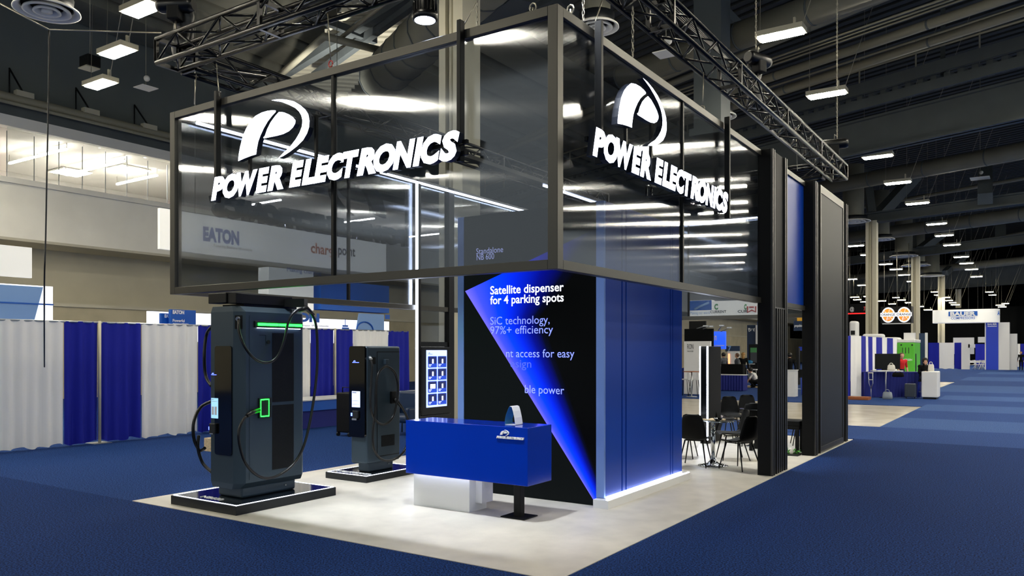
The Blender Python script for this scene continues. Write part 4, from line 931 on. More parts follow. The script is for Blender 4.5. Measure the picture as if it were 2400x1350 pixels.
truss('black lattice truss running back along the left side above the canopy', (-6.16, .72, 5.53), (-6.16, 12.5, 5.53), .30)
truss('black lattice truss running back along the right side above the canopy', (-.50, .5, 5.55), (-.50, 12.6, 5.55), .30)
truss('short black lattice truss crossing at the rear right above the towers', (-4.5, 12.1, 5.5), (-.55, 12.1, 5.5), .28)
mb = MB()
for j in range(7):
    y_ = .42+.04*j; z_ = 5.63+.02*(j % 3); mb.tube(spline([(-5.6+.1*j, y_, z_), (-4.6, y_+.02, z_+.06*(j % 2)), (-3.4, y_, z_+.03), (-2.4, y_-.02, z_+.08), (-1.2, y_, z_)], 5), .012, 5)
for j in range(5): mb.tube(spline([(-5.95+.03*j, 1.0, 5.6), (-5.9, 2.2+.1*j, 5.72+.03*j), (-6.0, 3.2, 5.62), (-5.95, 5, 5.7), (-5.95, 8, 5.64)], 5), .012, 5)
for j in range(5): mb.tube(spline([(-.40+.03*j, 1.0, 5.9), (-.38, 3.2+.1*j, 5.87+.03*j), (-.35, 6.2, 5.9), (-.4, 9, 5.88), (-.35, 12, 5.87)], 5), .011, 5)
tag(mb.build('power_cables', 'rubber', fix=False), 'bundle of loose black cables lying in the trusses', 'cable', None, 'stuff')
def chain(p, z1, label, r=.022, group=None):
    mb = MB(); z = p[2]; i = 0
    while z < z1:
        pts = []
        for k in range(9):
            a = 2*PI*k/8; ax, az = .012*math.cos(a), .03*math.sin(a)
            pts.append((p[0]+(ax if i % 2 else 0), p[1]+(0 if i % 2 else ax), z+az))
        mb.tube(pts, .0042, 4, caps=False); z += .048; i += 1
    o = mb.build('hoist_chain', 'steel', fix=False); tag(o, label, 'chain', group, None); return o
def hoist(c, label, rot=0, bag=True):
    t = thing('chain_hoist', label, 'hoist', c, None, rot, True)
    MB().tube([(-.26, 0, 0), (-.2, 0, 0), (.2, 0, 0), (.26, 0, 0)], [.08, .105, .105, .08], 18).build('motor', 'rubber', t); MB().rbox(-.09, .09, -.1, .1, -.22, -.02, .02, 2).build('gearbox', 'black_satin', t)
    MB().tube([(0, 0, -.2), (0, 0, -.34), (.03, 0, -.38), (0, 0, -.42), (-.03, 0, -.38)], .014, 8).build('hook', 'steel', t); MB().tube([(0, 0, .1), (0, 0, .2), (.02, 0, .17)], .012, 6).build('eye', 'steel', t)
    if bag:
        mb = MB(); N = 14; rows = 9; vs = []
        for j in range(rows):
            z = -.05-j*.085; w_ = .15+.01*math.sin(j*2.1); dp = .07+.025*math.sin(j*1.3+1)
            for k in range(N):
                a = 2*PI*k/N; vs.append((.05+w_*math.copysign(abs(math.cos(a))**.6, math.cos(a))+.008*math.sin(k*3+j), .12+dp*math.copysign(abs(math.sin(a))**.6, math.sin(a))+.012*math.sin(j*2.7+k), z))
        fs = [(j*N+k, j*N+(k+1) % N, (j+1)*N+(k+1) % N, (j+1)*N+k) for j in range(rows-1) for k in range(N)]+[tuple((rows-1)*N+k for k in range(N))]
        mb.add(vs, fs, 0, True); mb.build('chain_bag', 'rubber', t)
    return t
h1 = dd(412, 12, 10.9); hoist(h1, 'black chain hoist with hanging chain bag at the left truss corner', .5)
h2 = dd(1777, 140, 12.6); hoist(h2, 'black wrapped chain hoist with bag above the right truss', 1.2)
h3 = dd(1956, 338, 16.2); hoist(h3, 'black cylinder chain hoist at the far end of the right truss', .2, False)
chain(dd(1772, 112, 12.6), 16.95, 'steel chain rising from the wrapped hoist above the right truss'); chain(dd(1962, 322, 16.2), 16.95, 'steel chain rising from the far cylinder hoist')
chain(h1+Vector((0, 0, .15)), 16.95, 'steel chain rising from the left corner hoist'); chain(pX(1367, 42, -.3), 9, 'steel chain dropping to the canopy corner by the round diffuser'); chain(pY(1119, 58, .42), 9, 'steel chain dropping to the canopy front rail left of the corner'); chain(pX(1483, 128, -.3), 5.5, 'short steel chain holding the right canopy rail')
def wire(a, b, label, r=.006, name='steel_wire'): o = MB().tube([a, b], r, 6).build(name, 'steel'); return tag(o, label, 'wire')
wire(pY(768, 32, .4), pY(775, 142, .38), 'steel wire with red shackle holding the canopy front rail'); t = thing('shackle', 'small red shackle on the canopy front top rail', 'shackle', pY(775, 148, .38)); c = pY(775, 150, .38); MB().tube([c+Vector((.03*math.cos(a_*.785), 0, .035*math.sin(a_*.785))) for a_ in range(9)], .007, 6, caps=False).build('bow', 'text_red', t); MB().tube([c+Vector((-.035, 0, -.02)), c+Vector((.035, 0, -.02))], .006, 6).build('pin', 'steel', t)
wire(pX(460, 175, -5.82), pX(455, 244, -5.82), 'steel wire at the left end of the canopy top'); wire(pY(507, 150, .4), pY(514, 226, .3), 'steel wire above the left sign hanger')
wire(pX(1649, 170, -.3), pX(1647, 245, -.25), 'steel wire holding the right canopy rail near the exit sign'); wire(pX(1415, -10, -.3), pX(1395, 52, -.25), 'steel wire at the right canopy corner')
wire(pY(1120, 0, .5), pY(1088, 58, .4), 'thin slanted cable above the second front sign hanger', .005)
wire(dd(1865, 300, 15), dd(1869, 400, 15), 'thin wire dropping behind the first tower')
for i_, (a_, b_) in enumerate((((0, 8), (115, 70)), ((115, 70), (378, 77)))): wire(dd(a_[0], a_[1], 9.6), dd(b_[0], b_[1], 9.6+.6*i_), ('black cable running to the upper left corner', 'black cable running from the hanging cord to the truss end')[i_], .012)
tag(MB().tube(spline([dd(115, 70, 9.6), dd(114, 200, 9.6), dd(110, 400, 9.6), dd(107, 560, 9.6), dd(104, 665, 9.7), dd(104, 860, 11.5)], 4), .009, 6).build('black_cord', 'rubber'), 'black cord hanging down the left of the picture to the striped curtains', 'cord')
# shackles on canopy
for (p, lb) in ((pX(1337, 22, -.27), 'steel lifting eye by the canopy corner'), (pX(1645, 255, -.24), 'steel lifting eye near the exit sign'), (pY(1249, 18, .39), 'steel lifting eye left of the canopy corner')):
    t = thing('lifting_eye', lb, 'shackle', p); MB().tube([p+Vector((.035*math.cos(k*.785), .0, .04*math.sin(k*.785))) for k in range(9)], .008, 6, caps=False).build('bow', 'steel', t); MB().tube([p+Vector((0, 0, -.06)), p+Vector((0, 0, .0))], .01, 6).build('pin', 'steel', t)
# stage lamp
sp = pY(996, 48, .5); st = thing('stage_lamp', 'round black finned stage lamp glowing cool white above the canopy', 'lamp', sp)
MB().lathe([(.001, .0), (.118, .0), (.128, .012), (.128, .06), (.115, .07), (.112, .17), (.09, .2), (.001, .2)], sp, 28).build('housing', 'truss_black', st)
MB().lathe([(.001, -.002), (.102, -.002), (.102, .003), (.001, .003)], sp, 24).build('lens', 'spot_glow', st)
for k in range(20): a = 2*PI*k/20; MB().bar(sp+Vector((.112*math.cos(a), .112*math.sin(a), .075)), sp+Vector((.112*math.cos(a), .112*math.sin(a), .165)), .006, .02, up=(math.cos(a), math.sin(a), 0)).build('fin', 'rubber', st)
MB().tube([sp+Vector((-.14, 0, .06)), sp+Vector((-.14, 0, .25)), sp+Vector((0, 0, .34)), sp+Vector((.14, 0, .25)), sp+Vector((.14, 0, .06))], .012, 6).build('yoke', 'truss_black', st)
def spot(loc, aim, power, size, name, col=(.88, .93, 1), blend=.5, rad=.1):
    l = bpy.data.lights.new(name, 'SPOT'); l.energy = power; l.spot_size = math.radians(size); l.spot_blend = blend; l.color = col; l.shadow_soft_size = rad
    o = bpy.data.objects.new(name, l); COL.objects.link(o); o.location = loc; o.rotation_euler = (Vector(aim)-Vector(loc)).to_track_quat('-Z', 'Y').to_euler(); return o
spot(sp-UZ*.03, (-2.5, 1.6, 0), 560, 62, 'stage_lamp_beam', blend=.8)
spot(BAY_FILL[0], BAY_FILL[1], 1500, 100, 'bay_fill_spot', (1, .97, .9), .9, .3)  # added fill for the roof bay, no fixture built
for x, y, ax, ay in ((-4.2, .55, -4.2, 2.0), (-5.3, .6, -4.9, 2.4)): spot((x, y, 5.4), (ax, ay, 0), 350, 60, 'booth_spot', blend=.8)  # added spots without fixtures, here and below, aimed down into the booth
for x, y in ((-2.4, 8.2), (-2.6, 11)): spot((x, y, 5.3), (x, y, 0), 420, 70, 'booth_spot', blend=.7)
spot((-.2, .6, 5.5), (-.9, 3.2, .5), 200, 50, 'booth_spot', blend=.8)

# ------------------------------------------------------------------ curtain line on the left
DX_ = -12.55
def cy(px): return pX(px, 800, DX_).y
segs = [(-120, 148, 'white', 'white drape at the far left of the curtain line'), (150, 228, 'blue', 'blue drape left of the pale gap in the nearest blue pair'), (232, 330, 'blue', 'blue drape right of the pale gap in the nearest blue pair'), (332, 463, 'white', 'white drape between the blue pair and the large charger'), (464, 600, 'blue', 'blue drape showing left of the large charger'), (602, 727, 'white', 'white drape mostly behind the large charger'), (728, 781, 'blue', 'narrow blue drape right of the large charger'), (784, 828, 'blue', 'narrow blue drape left of the smaller charger'), (829, 911, 'white', 'white drape above the smaller charger'), (912, 956, 'blue', 'blue drape right above the smaller charger edge')]
for a_, b_, c_, lb in segs: flat_drape('drape', lb, (DX_, cy(a_)), (DX_, cy(b_)), .03, 2.44, 'drape_'+c_, 'booth drapes on the left', .05, .23, 'curtain', .032)
tp = thing('drape_rail', 'thin aluminium rail carrying the white and blue drapes', 'rail', (DX_, 8, 2.44)); MB().tube([(DX_, cy(-120), 2.43), (DX_, cy(956), 2.43)], .02, 8).build('rail', 'silver', tp)
for x in (230, 782): yy = cy(x); t = thing('drape_post', 'pale upright post between the two blue drapes '+('at the left of the picture' if x == 230 else 'between the chargers'), 'post', (DX_, yy, 0), 'drape posts'); MB().tube([(DX_+.06, yy, .01), (DX_+.06, yy, 2.46)], .028, 10).build('post', 'col_paint', t); MB().box(DX_-.16, DX_+.2, yy-.18, yy+.18, .0, .01).build('foot_plate', 'silver', t)
# low blue platform and things in front of the drapes
lb_ = thing('blue_platform', 'low blue skirted platform in front of the drapes between the chargers', 'platform', (-11.8, 9, 0))
MB().box(-12.2, -11.3, 6.4, 12.5, .0, .42).build('lower_skirt', 'skirt_blue', lb_); MB().box(-12.25, -11.25, 6.35, 12.5, .42, .66).build('upper_skirt', 'eaton_blue', lb_); MB().box(-12.3, -11.22, 6.3, 12.5, .66, .685).build('top', 'white_lam', lb_)
bg = gz(812, 1022); t = thing('rolling_case', 'black rolling case beside the smaller charger', 'case', bg); x, y = bg.x, bg.y
MB().rbox(x-.22, x+.22, y-.1, y+.3, .08, .95, .03, 3).build('body', 'black_satin', t); MB().tube([(x-.12, y, .95), (x-.12, y, 1.06), (x+.12, y, 1.06), (x+.12, y, .95)], .012, 6).build('handle', 'frame_black', t)
for dx in (-.17, .17): MB().tube([(x+dx-.02, y-.08, .045), (x+dx+.02, y-.08, .045)], .045, 12).build('wheel', 'rubber', t)
ac = gz(945, 1018); t = thing('armchair', 'dark blue low armchair behind the smaller charger', 'chair', ac); x, y = ac.x, ac.y
MB().rbox(x-.35, x+.35, y-.3, y+.35, .28, .45, .06, 3).build('seat', 'navy', t); MB().rbox(x-.38, x+.38, y+.25, y+.42, .3, .95, .06, 3).build('backrest', 'navy', t)
for s_ in (-1, 1): MB().rbox(x+s_*.36-.06, x+s_*.36+.06, y-.3, y+.35, .3, .62, .05, 3).build('armrest', 'navy', t)
for dx in (-.28, .28):
    for dy in (-.22, .28): MB().tube([(x+dx, y+dy, .28), (x+dx*1.1, y+dy*1.1, .01)], .015, 6).build('leg', 'frame_black', t)
bx = gz(490, 1058); t = thing('cardboard_box', 'small brown box on the carpet behind the large charger', 'box', bx); MB().box(bx.x-.15, bx.x+.2, bx.y, bx.y+.3, 0, .24).build('carton', 'tan', t); MB().box(bx.x+.2, bx.x+.203, bx.y+.12, bx.y+.18, 0.02, .22).build('tape', 'white_bag', t)

# ------------------------------------------------------------------ neighbouring booth signs behind the drapes
def board(name, label, p0, p1, z0, z1, m, cat='sign', th=.08):
    p0 = Vector((p0[0], p0[1], 0)); p1 = Vector((p1[0], p1[1], 0)); d = (p1-p0).normalized(); n = Vector((d.y, -d.x, 0))
    t = thing(name, label, cat, (p0+p1)/2+UZ*z0); mb = MB(); q = [p0, p1, p1-n*th, p0-n*th]
    mb.add([v+UZ*z0 for v in q]+[v+UZ*z1 for v in q], [(3, 2, 1, 0), (4, 5, 6, 7), (0, 1, 5, 4), (1, 2, 6, 5), (2, 3, 7, 6), (3, 0, 4, 7)]); mb.build('panel', m, t); return t, d, n
def xb(px0, px1, y_top, y_bot, X, name, label, m, **k):
    a = pX(px0, y_top, X); b = pX(px1, y_top, X); z1 = a.z; z0 = pX(px0, y_bot, X).z; return board(name, label, (X, a.y), (X, b.y), z0, z1, m, **k)
def xtext(t, s, px0, py, px1, X, m, h, **k):
    a = pX(px0, py, X); b = pX(px1, py, X); return text(s, (X+.01, a.y, a.z), UY, UZ, m, t, h=h, width=b.y-a.y, **k)
t, d, n = xb(-60, 75, 567, 642, -14, 'hanging_sign', 'blank white hanging box sign at the left edge', 'box_emit', th=.1)
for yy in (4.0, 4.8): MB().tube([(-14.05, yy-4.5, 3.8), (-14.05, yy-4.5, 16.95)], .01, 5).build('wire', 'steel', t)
t, d, n = xb(-60, 124, 660, 760, -14, 'backwall_banner', 'pale booth banner with blue slanted field at the left edge', 'sign_emit')
a = pX(-40, 662, -14); b = pX(100, 665, -14); e = pX(80, 750, -14); MB().prism([(-13.98, a.y, 1.9), (-13.98, e.y-.15, 1.9), (-13.98, b.y, a.z-.02), (-13.98, a.y, a.z-.02)], (.01, 0, 0)).build('blue_field', 'eaton_light', t); MB().box(-13.98, -13.97, a.y, pX(124, 700, -14).y, pX(0, 708, -14).z-.02, pX(0, 708, -14).z+.01).build('blue_line', 'eaton_blue', t)
# truss-hung EATON box
EX = -15; t, d, n = xb(375, 905, 487, 583, EX, 'hanging_sign', 'long white hanging box sign seen through the smoked front panels', 'box_emit', th=.1)
xtext(t, 'EATON', 475, 562, 560, EX, 'eaton_blue', .33, bold=.06); xtext(t, 'Powering Business Worldwide', 500, 578, 590, EX, 'text_dark', .07)
xtext(t, 'charge', 728, 592, 790, EX, 'text_orange', .3, bold=.02); xtext(t, 'point', 792, 596, 832, EX, 'text_dark', .3, bold=.02)
for yy in (7, 12): MB().tube([(-15.05, yy, 5.3), (-15.05, yy, 16.95)], .01, 5).build('wire', 'steel', t)
t, d, n = xb(348, 912, 729, 800, -14, 'backwall_banner', 'long white banner wall with blue lettering above the drapes', 'sign_emit')
xtext(t, 'EATON', 636, 750, 748, -14, 'eaton_blue', .22, bold=.06); xtext(t, 'Powering Business Worldwide', 655, 763, 770, -14, 'text_dark', .06, shear=.2)
y0 = pX(826, 760, -14).y; y1 = pX(899, 760, -14).y; y2 = pX(833, 700, -14).y+.12; y3 = pX(912, 760, -14).y
MB().prism([(-13.98, y0, 1.9), (-13.98, y1, 1.9), (-13.98, y1, 3.0), (-13.98, y2, 3.0)], (.01, 0, 0)).build('light_blue_field', 'eaton_light', t); MB().box(-13.98, -13.97, y1+.05, y3, 1.9, 2.36).box(-13.98, -13.97, y1+.05, y3, 2.86, 3.0).build('blue_squares', 'eaton_blue', t)
for r_ in (.30, .26): pass
cc = pX(855, 775, -13.97); MB().tube([(-13.96, cc.y+.36*math.cos(q_*PI/12), cc.z+.27*math.sin(q_*PI/12)) for q_ in range(13)], .02, 6).build('arch_print', 'eaton_blue', t)
cc = pX(809, 766, -13.97); MB().box(-13.97, -13.96, cc.y-.13, cc.y+.15, cc.z-.1, cc.z-.02).box(-13.97, -13.96, cc.y-.11, cc.y+.11, cc.z+.0, cc.z+.05).box(-13.97, -13.96, cc.y-.008, cc.y+.008, cc.z+.05, cc.z+.23).build('tower_print', 'eaton_blue', t)
t, d, n = xb(400, 459, 725, 765, -13.3, 'booth_placard', 'blue placard reading Powerful connections above the drapes', 'eaton_blue')
xtext(t, 'EATON', 404, 735, 431, -13.3, 'logo_white', .075, bold=.06); xtext(t, 'Powerful', 404, 754, 432, -13.3, 'logo_white', .06, bold=.03); xtext(t, 'connections', 404, 761, 441, -13.3, 'logo_white', .05, bold=.03)
t, d, n = xb(378, 399, 734, 765, -13.5, 'booth_placard', 'half hidden blue placard left of the larger one', 'eaton_blue'); xtext(t, 'EAT', 385, 744, 399, -13.5, 'logo_white', .07, bold=.06)
t, d, n = xb(752, 912, 655, 725, -16.5, 'hanging_sign', 'solid blue hanging sign seen through the lower smoked panels', 'eaton_blue', th=.5)
t, d, n = xb(630, 735, 625, 722, -16.6, 'hanging_sign', 'white hanging sign left of the solid blue one', 'box_emit', th=.5); xtext(t, 'Making charging', 672, 636, 752, -16.6, 'eaton_blue', .14)
# ------------------------------------------------------------------ centre background seen between blue wall and tower
def yb(px0, px1, py0, py1, t_, name, label, m, cat='sign', th=.12):
    a = dd(px0, py0, t_); b = dd(px1, py1, t_); y = (a.y+b.y)/2; a = pY(px0, py0, y); b = pY(px1, py1, y)
    return board(name, label, (a.x, y), (b.x, y), b.z, a.z, m, cat, th)+(y,)
def ytext(t, s, px0, py, px1, y, m, h, **k): a = pY(px0, py, y-.01); b = pY(px1, py, y-.01); return text(s, (a.x, y-.01, a.z), UX, UZ, m, t, h=h, width=b.x-a.x, **k)
t, d, n, y = yb(1604, 1671, 771, 922, 34.2, 'booth_backwall', 'black booth backwall rising behind the white panel', 'cloth_black', 'wall')
t, d, n, y = yb(1603, 1665, 800, 925, 33.2, 'booth_backwall', 'white booth panel with dark lettering RON', 'white_lam', 'wall'); ytext(t, 'RON', 1611, 818, 1625, y, 'text_dark', .21); ytext(t, 'MANUFACTURED', 1611, 825, 1625, y, 'text_dark', .06)
t, d, n, y = yb(1615, 1654, 753, 775, 43, 'wall_opening', 'black opening high on the cream wall', 'frame_black', 'wall')
t, d, n, y = yb(1671, 1700, 777, 818, 35, 'lit_sign', 'bright blue lit sign beside the black backwall', 'screen_banner'); ytext(t, 'on', 1671, 797, 1680, y, 'logo_white', .27, bold=.04); MB().box(pY(1672, 810, y).x, pY(1698, 810, y).x, y-.02, y-.01, pY(1672, 811, y).z, pY(1672, 809, y).z).build('strapline', 'logo_white', t)
t, d, n, y = yb(1700, 1733, 811, 824, 44, 'backwall_banner', 'dark blue banner with pale figure seven', 'navy'); ytext(t, '7', 1706, 822, 1714, y, 'eaton_light', .26, bold=.04)
t, d, n, y = yb(1705, 1732, 823, 902, 42.7, 'booth_backwall', 'white panel with thin logo and an orange light strip', 'white_lam', 'wall'); MB().box(pY(1707, 830, y).x, pY(1710.5, 830, y).x, y-.03, y-.01, .8, 1.68).build('light_strip', 'glow_orange', t)
t, d, n, y = yb(1751, 1772, 762, 888, 51.5, 'booth_tower', 'tall navy booth tower with white zigzag emblem', 'navy', 'tower', 1.2)
for pts in (((1754.5, 769), (1755.5, 777), (1760, 774.5), (1760, 771), (1766, 771), (1766, 774.5), (1768, 777), (1768, 769)),):
    P2 = [pY(a_, b_, y-.015) for a_, b_ in pts]; MB().tube(P2, .035, 5).tube([pY(1757, 769, y-.015), pY(1757, 773, y-.015)], .035, 5).build('emblem', 'logo_white', t)
t, d, n, y = yb(1771, 1790, 762, 806, 51, 'booth_tower', 'narrow white banner beside the navy tower', 'white_lam', 'tower'); MB().box(pY(1779, 770, y).x, pY(1780.5, 770, y).x, y-.02, y-.01, pY(1779, 803, y).z, pY(1779, 782, y).z).build('vertical_lettering', 'text_dark', t)
t, d, n, y = yb(1775, 1790, 753, 774, 49, 'hanging_sign', 'small blue hanging sign touching the first tower', 'eaton_blue')
t, d, n, y = yb(1755, 1790, 807, 892, 48.7, 'booth_backwall', 'black display wall with a framed poster', 'frame_black', 'wall'); MB().box(pY(1759, 830, y).x, pY(1774, 830, y).x, y-.03, y-.01, pY(1759, 850, y).z, pY(1759, 815, y).z).build('poster', 'text_dark', t); MB().box(pY(1759, 830, y).x, pY(1774, 830, y).x, y-.035, y-.03, pY(1759, 826, y).z, pY(1759, 815, y).z).build('green_header', 'text_green', t)
t, d, n, y = yb(1690, 1741, 853, 911, 38.5, 'low_wall', 'low black draped wall behind the blue table', 'cloth_black', 'wall', .4)
tbp = dd(1668, 930, 36.8); y = tbp.y
t = thing('skirted_table', 'white topped table with pleated blue skirt beyond the totem', 'table', (pY(1715, 900, y).x, y, 0)); x0 = pY(1660, 900, y).x; x1 = pY(1742, 900, y).x
MB().box(x0, x1, y, y+.7, .72, .75).build('tabletop', 'white_lam', t); mbs = MB(); N = 60; vs = []
for i in range(N+1):
    xx = x0+(x1-x0)*i/N; o_ = .02*math.sin(i*1.35)
    for z in (.02, .72): vs.append((xx, y-.01+o_*(1.5 if z < .1 else .4), z))
mbs.add(vs, [(2*i, 2*i+2, 2*i+3, 2*i+1) for i in range(N)], 0, True); mbs.box(x0+.02, x1-.02, y+.03, y+.68, .02, .71); mbs.build('skirt', 'skirt_blue', t, fix=False)
# clip lights
for px, py, px2, py2 in ((1633, 770, 1654, 764), (1648, 771, 1667, 765), (1683, 775, 1692, 763), (1690, 777, 1710, 768)):
    a = dd(px, py, 34); b = dd(px2, py2, 33.4); t = thing('arm_light', 'silver arm light leaning over the booth panels, tip at '+{1654: 'the far left', 1667: 'the left middle', 1692: 'the right middle', 1710: 'the far right'}[px2], 'lamp', a, 'arm lights over the booth panels'); MB().tube([a, b], .018, 6).build('arm', 'silver', t); MB().rbox(b.x-.1, b.x+.1, b.y-.07, b.y+.05, b.z-.03, b.z+.03, .006, 1).build('head', 'silver', t)
# hanging CURRENT sign and blue sign beyond the rear panels
t, d, n, y = yb(1668, 1792, 706, 742, 25, 'hanging_sign', 'white hanging sign with green emblem and dark lettering CURRENT', 'box_emit', th=.3); ytext(t, 'C', 1674, 725, 1683, y, 'text_green', .16, bold=.06); ytext(t, 'CURRENT', 1665, 734, 1702, y, 'text_dark', .08, bold=.02); ytext(t, 'CUR', 1729, 733, 1752, y, 'text_dark', .08, bold=.02); ytext(t, 'C', 1744, 725, 1750, y, 'text_green', .15, bold=.06)
P2 = [pY(a_, b_, y-.015) for a_, b_ in ((1752, 718), (1752, 732), (1762, 727), (1771, 731), (1771, 718))]; MB().tube(P2, .025, 5).tube([pY(1756, 720, y-.015), pY(1767, 720, y-.015)], .025, 5).build('red_emblem', 'text_red', t)
t, d, n, y = yb(1615, 1668, 705, 740, 27, 'hanging_sign', 'blue and white hanging sign with a pale swoosh', 'box_emit', th=.3); MB().box(pY(1617, 710, y).x, pY(1668, 710, y).x, y-.02, y-.005, pY(1617, 728, y).z, pY(1617, 705.5, y).z).build('blue_field', 'eaton_blue', t); MB().tube([pY(1628, 725, y-.02), pY(1645, 716, y-.02), pY(1662, 709, y-.02)], .04, 6).build('swoosh', 'eaton_light', t); ytext(t, 'Making our world', 1618, 737, 1664, y, 'eaton_light', .1)

# ------------------------------------------------------------------ people
import numpy as np
def person(label, loc, rotz, J, top, bottom, hair, shoes='cloth_black', long_hair=False, scale=1.0, sleeves=True):
    t = thing('person', label, 'person', loc, None, rotz, True); t.scale = (scale,)*3
    S = []   # a, b, ra, rb, material index 0 skin 1 top 2 bottom 3 shoes
    def seg(a, b, ra, rb, m): S.append((Vector(J[a]) if isinstance(a, str) else Vector(a), Vector(J[b]) if isinstance(b, str) else Vector(b), ra, rb, m))
    seg('pelvis', 'waist', .135, .115, 2); seg('waist', 'chest', .12, .15, 1); seg('chest', 'neck', .125, .055, 1); seg('neck', 'head', .05, .07, 0)
    hd = Vector(J['head']); f = Vector(J.get('face', (0, 1, 0))).normalized(); seg(hd, hd+Vector((0, 0, .06))+f*.01, .078, .088, 0); seg(hd+f*.045-UZ*.035, hd+f*.05-UZ*.05, .045, .035, 0); seg(hd+f*.09+UZ*.012, hd+f*.103-UZ*.012, .010, .015, 0)
    for s_ in ('l', 'r'):
        seg('chest', 'sh'+s_, .11, .075, 1); seg('sh'+s_, 'el'+s_, .055, .042, 1 if sleeves else 1); seg('el'+s_, 'wr'+s_, .042, .027, 1 if sleeves else 0)
        wr = Vector(J['wr'+s_]); d = (wr-Vector(J['el'+s_])).normalized(); pm = wr+d*.06; seg(wr, pm, .026, .034, 0)
        sd = d.cross(UZ if abs(d.z) < .9 else UX).normalized()
        for q, ln in ((-.027, .065), (-.009, .08), (.009, .078), (.027, .06)):
            a = pm+sd*q+d*.02; b = a+d*ln*.5; c = b+(d*.75-UZ*.5).normalized()*ln*.5; seg(a, b, .010, .009, 0); seg(b, c, .009, .008, 0)
        a = wr+d*.03+sd*.03; seg(a, a+(d+sd*.8).normalized()*.05, .012, .009, 0)
        seg('pelvis', 'hp'+s_, .12, .095, 2); seg('hp'+s_, 'kn'+s_, .09, .06, 2); seg('kn'+s_, 'an'+s_, .058, .04, 2); an = Vector(J['an'+s_]); seg(an, an+Vector(J.get('toe', (0, .15, -.03))), .045, .035, 3)
    for sx in (-1, 1): e = hd+f.cross(UZ)*.082*sx+UZ*.02; seg(e-UZ*.02, e+UZ*.02, .014, .016, 0)
    mb = MB()
    for a, b, ra, rb, m in S:
        ax = b-a; L_ = ax.length; ax = ax.normalized() if L_ > 1e-5 else UZ; pts = []; rs = []
        for k in range(4): th = PI/2*(k/3.5)+.12; pts.append(a-ax*ra*math.cos(th)); rs.append(ra*math.sin(th))
        pts.append(a+ax*L_*.5*0+ax*1e-4); rs.append(ra); pts.append(b-ax*1e-4 if L_ > 3e-4 else b+ax*2e-4); rs.append(rb)
        for k in range(4): th = PI/2*((3-k)/3.5)+.12; pts.append(b+ax*rb*math.cos(th)); rs.append(rb*math.sin(th))
        mb.tube(pts, rs, 10)
    me = bpy.data.meshes.new('b'); me.from_pydata(mb.v, [], mb.f); ob = bpy.data.objects.new('b', me); COL.objects.link(ob)
    md = ob.modifiers.new('r', 'REMESH'); md.mode = 'VOXEL'; md.voxel_size = .013; sm_ = ob.modifiers.new('s', 'SMOOTH'); sm_.iterations = 2; sm_.factor = .4
    bpy.context.view_layer.update(); m2 = bpy.data.meshes.new_from_object(ob.evaluated_get(bpy.context.evaluated_depsgraph_get())); bpy.data.objects.remove(ob); m2.name = 'body'
    m2.materials.clear()
    for n_ in ('skin', top, bottom, shoes): m2.materials.append(MT[n_])
    nf = len(m2.polygons); ce = np.zeros(nf*3); m2.polygons.foreach_get('center', ce); ce = ce.reshape(-1, 3); best = np.full(nf, 1e9); idx = np.zeros(nf, dtype=np.int32)
    for a, b, ra, rb, m in S:
        A_ = np.array(a); D_ = np.array(b)-A_; l2 = max(1e-9, D_.dot(D_)); u_ = np.clip(((ce-A_)@D_)/l2, 0, 1); ds = np.linalg.norm(ce-(A_+u_[:, None]*D_), axis=1)-(ra+(rb-ra)*u_); k = ds < best; best[k] = ds[k]; idx[k] = m
    m2.polygons.foreach_set('material_index', idx); m2.polygons.foreach_set('use_smooth', [True]*nf)
    o = bpy.data.objects.new('body', m2); COL.objects.link(o); o.parent = t
    r_ = f.cross(UZ).normalized()
    hb = MB(); hb.ball(hd+UZ*.056-f*.02, .113, 14, 9, sc3=(1, 1, 1.0))
    for i_, v in enumerate(hb.v):
        dv = v-hd
        if dv.dot(f) > .045 and dv.z < .085: hb.v[i_] = v-f*(dv.dot(f)-.045)
    if long_hair: hb.tube([hd+UZ*.02-f*.05, hd-UZ*.1-f*.06, hd-UZ*.24-f*.05], [.095, .085, .05], 10)
    hb.build('hair', hair, t, fix=False)
    for sx in (-1, 1): pass
    MB().ball(hd+f*.084+r_*.032+UZ*.02, .008, 6, 4).ball(hd+f*.084-r_*.032+UZ*.02, .008, 6, 4).build('eyes', 'eye_dark', t); MB().ball(hd+f*.083-UZ*.04, .012, 8, 4, sc3=(1.4, .6, .35)).build('mouth', 'text_red', t)
    return t
STAND = dict(pelvis=(0, 0, .95), waist=(0, 0, 1.1), chest=(0, 0, 1.33), neck=(0, 0, 1.49), head=(0, .02, 1.60), shl=(-.18, 0, 1.41), shr=(.18, 0, 1.41), ell=(-.24, -.02, 1.13), elr=(.24, -.02, 1.13), wrl=(-.24, .07, .9), wrr=(.24, .07, .9), hpl=(-.09, 0, .9), hpr=(.09, 0, .9), knl=(-.10, .03, .49), knr=(.10, .03, .49), anl=(-.11, 0, .08), anr=(.11, 0, .08))
SIT = dict(pelvis=(0, 0, .62), waist=(0, .01, .76), chest=(0, .05, .98), neck=(0, .09, 1.14), head=(0, .15, 1.23), face=(0, .85, -.45), shl=(-.17, .05, 1.06), shr=(.17, .05, 1.06), ell=(-.22, .12, .82), elr=(.22, .12, .82), wrl=(-.06, .32, .86), wrr=(.06, .32, .86), hpl=(-.09, .03, .6), hpr=(.09, .03, .6), knl=(-.11, .42, .6), knr=(.11, .42, .6), anl=(-.11, .40, .2), anr=(.11, .40, .2))
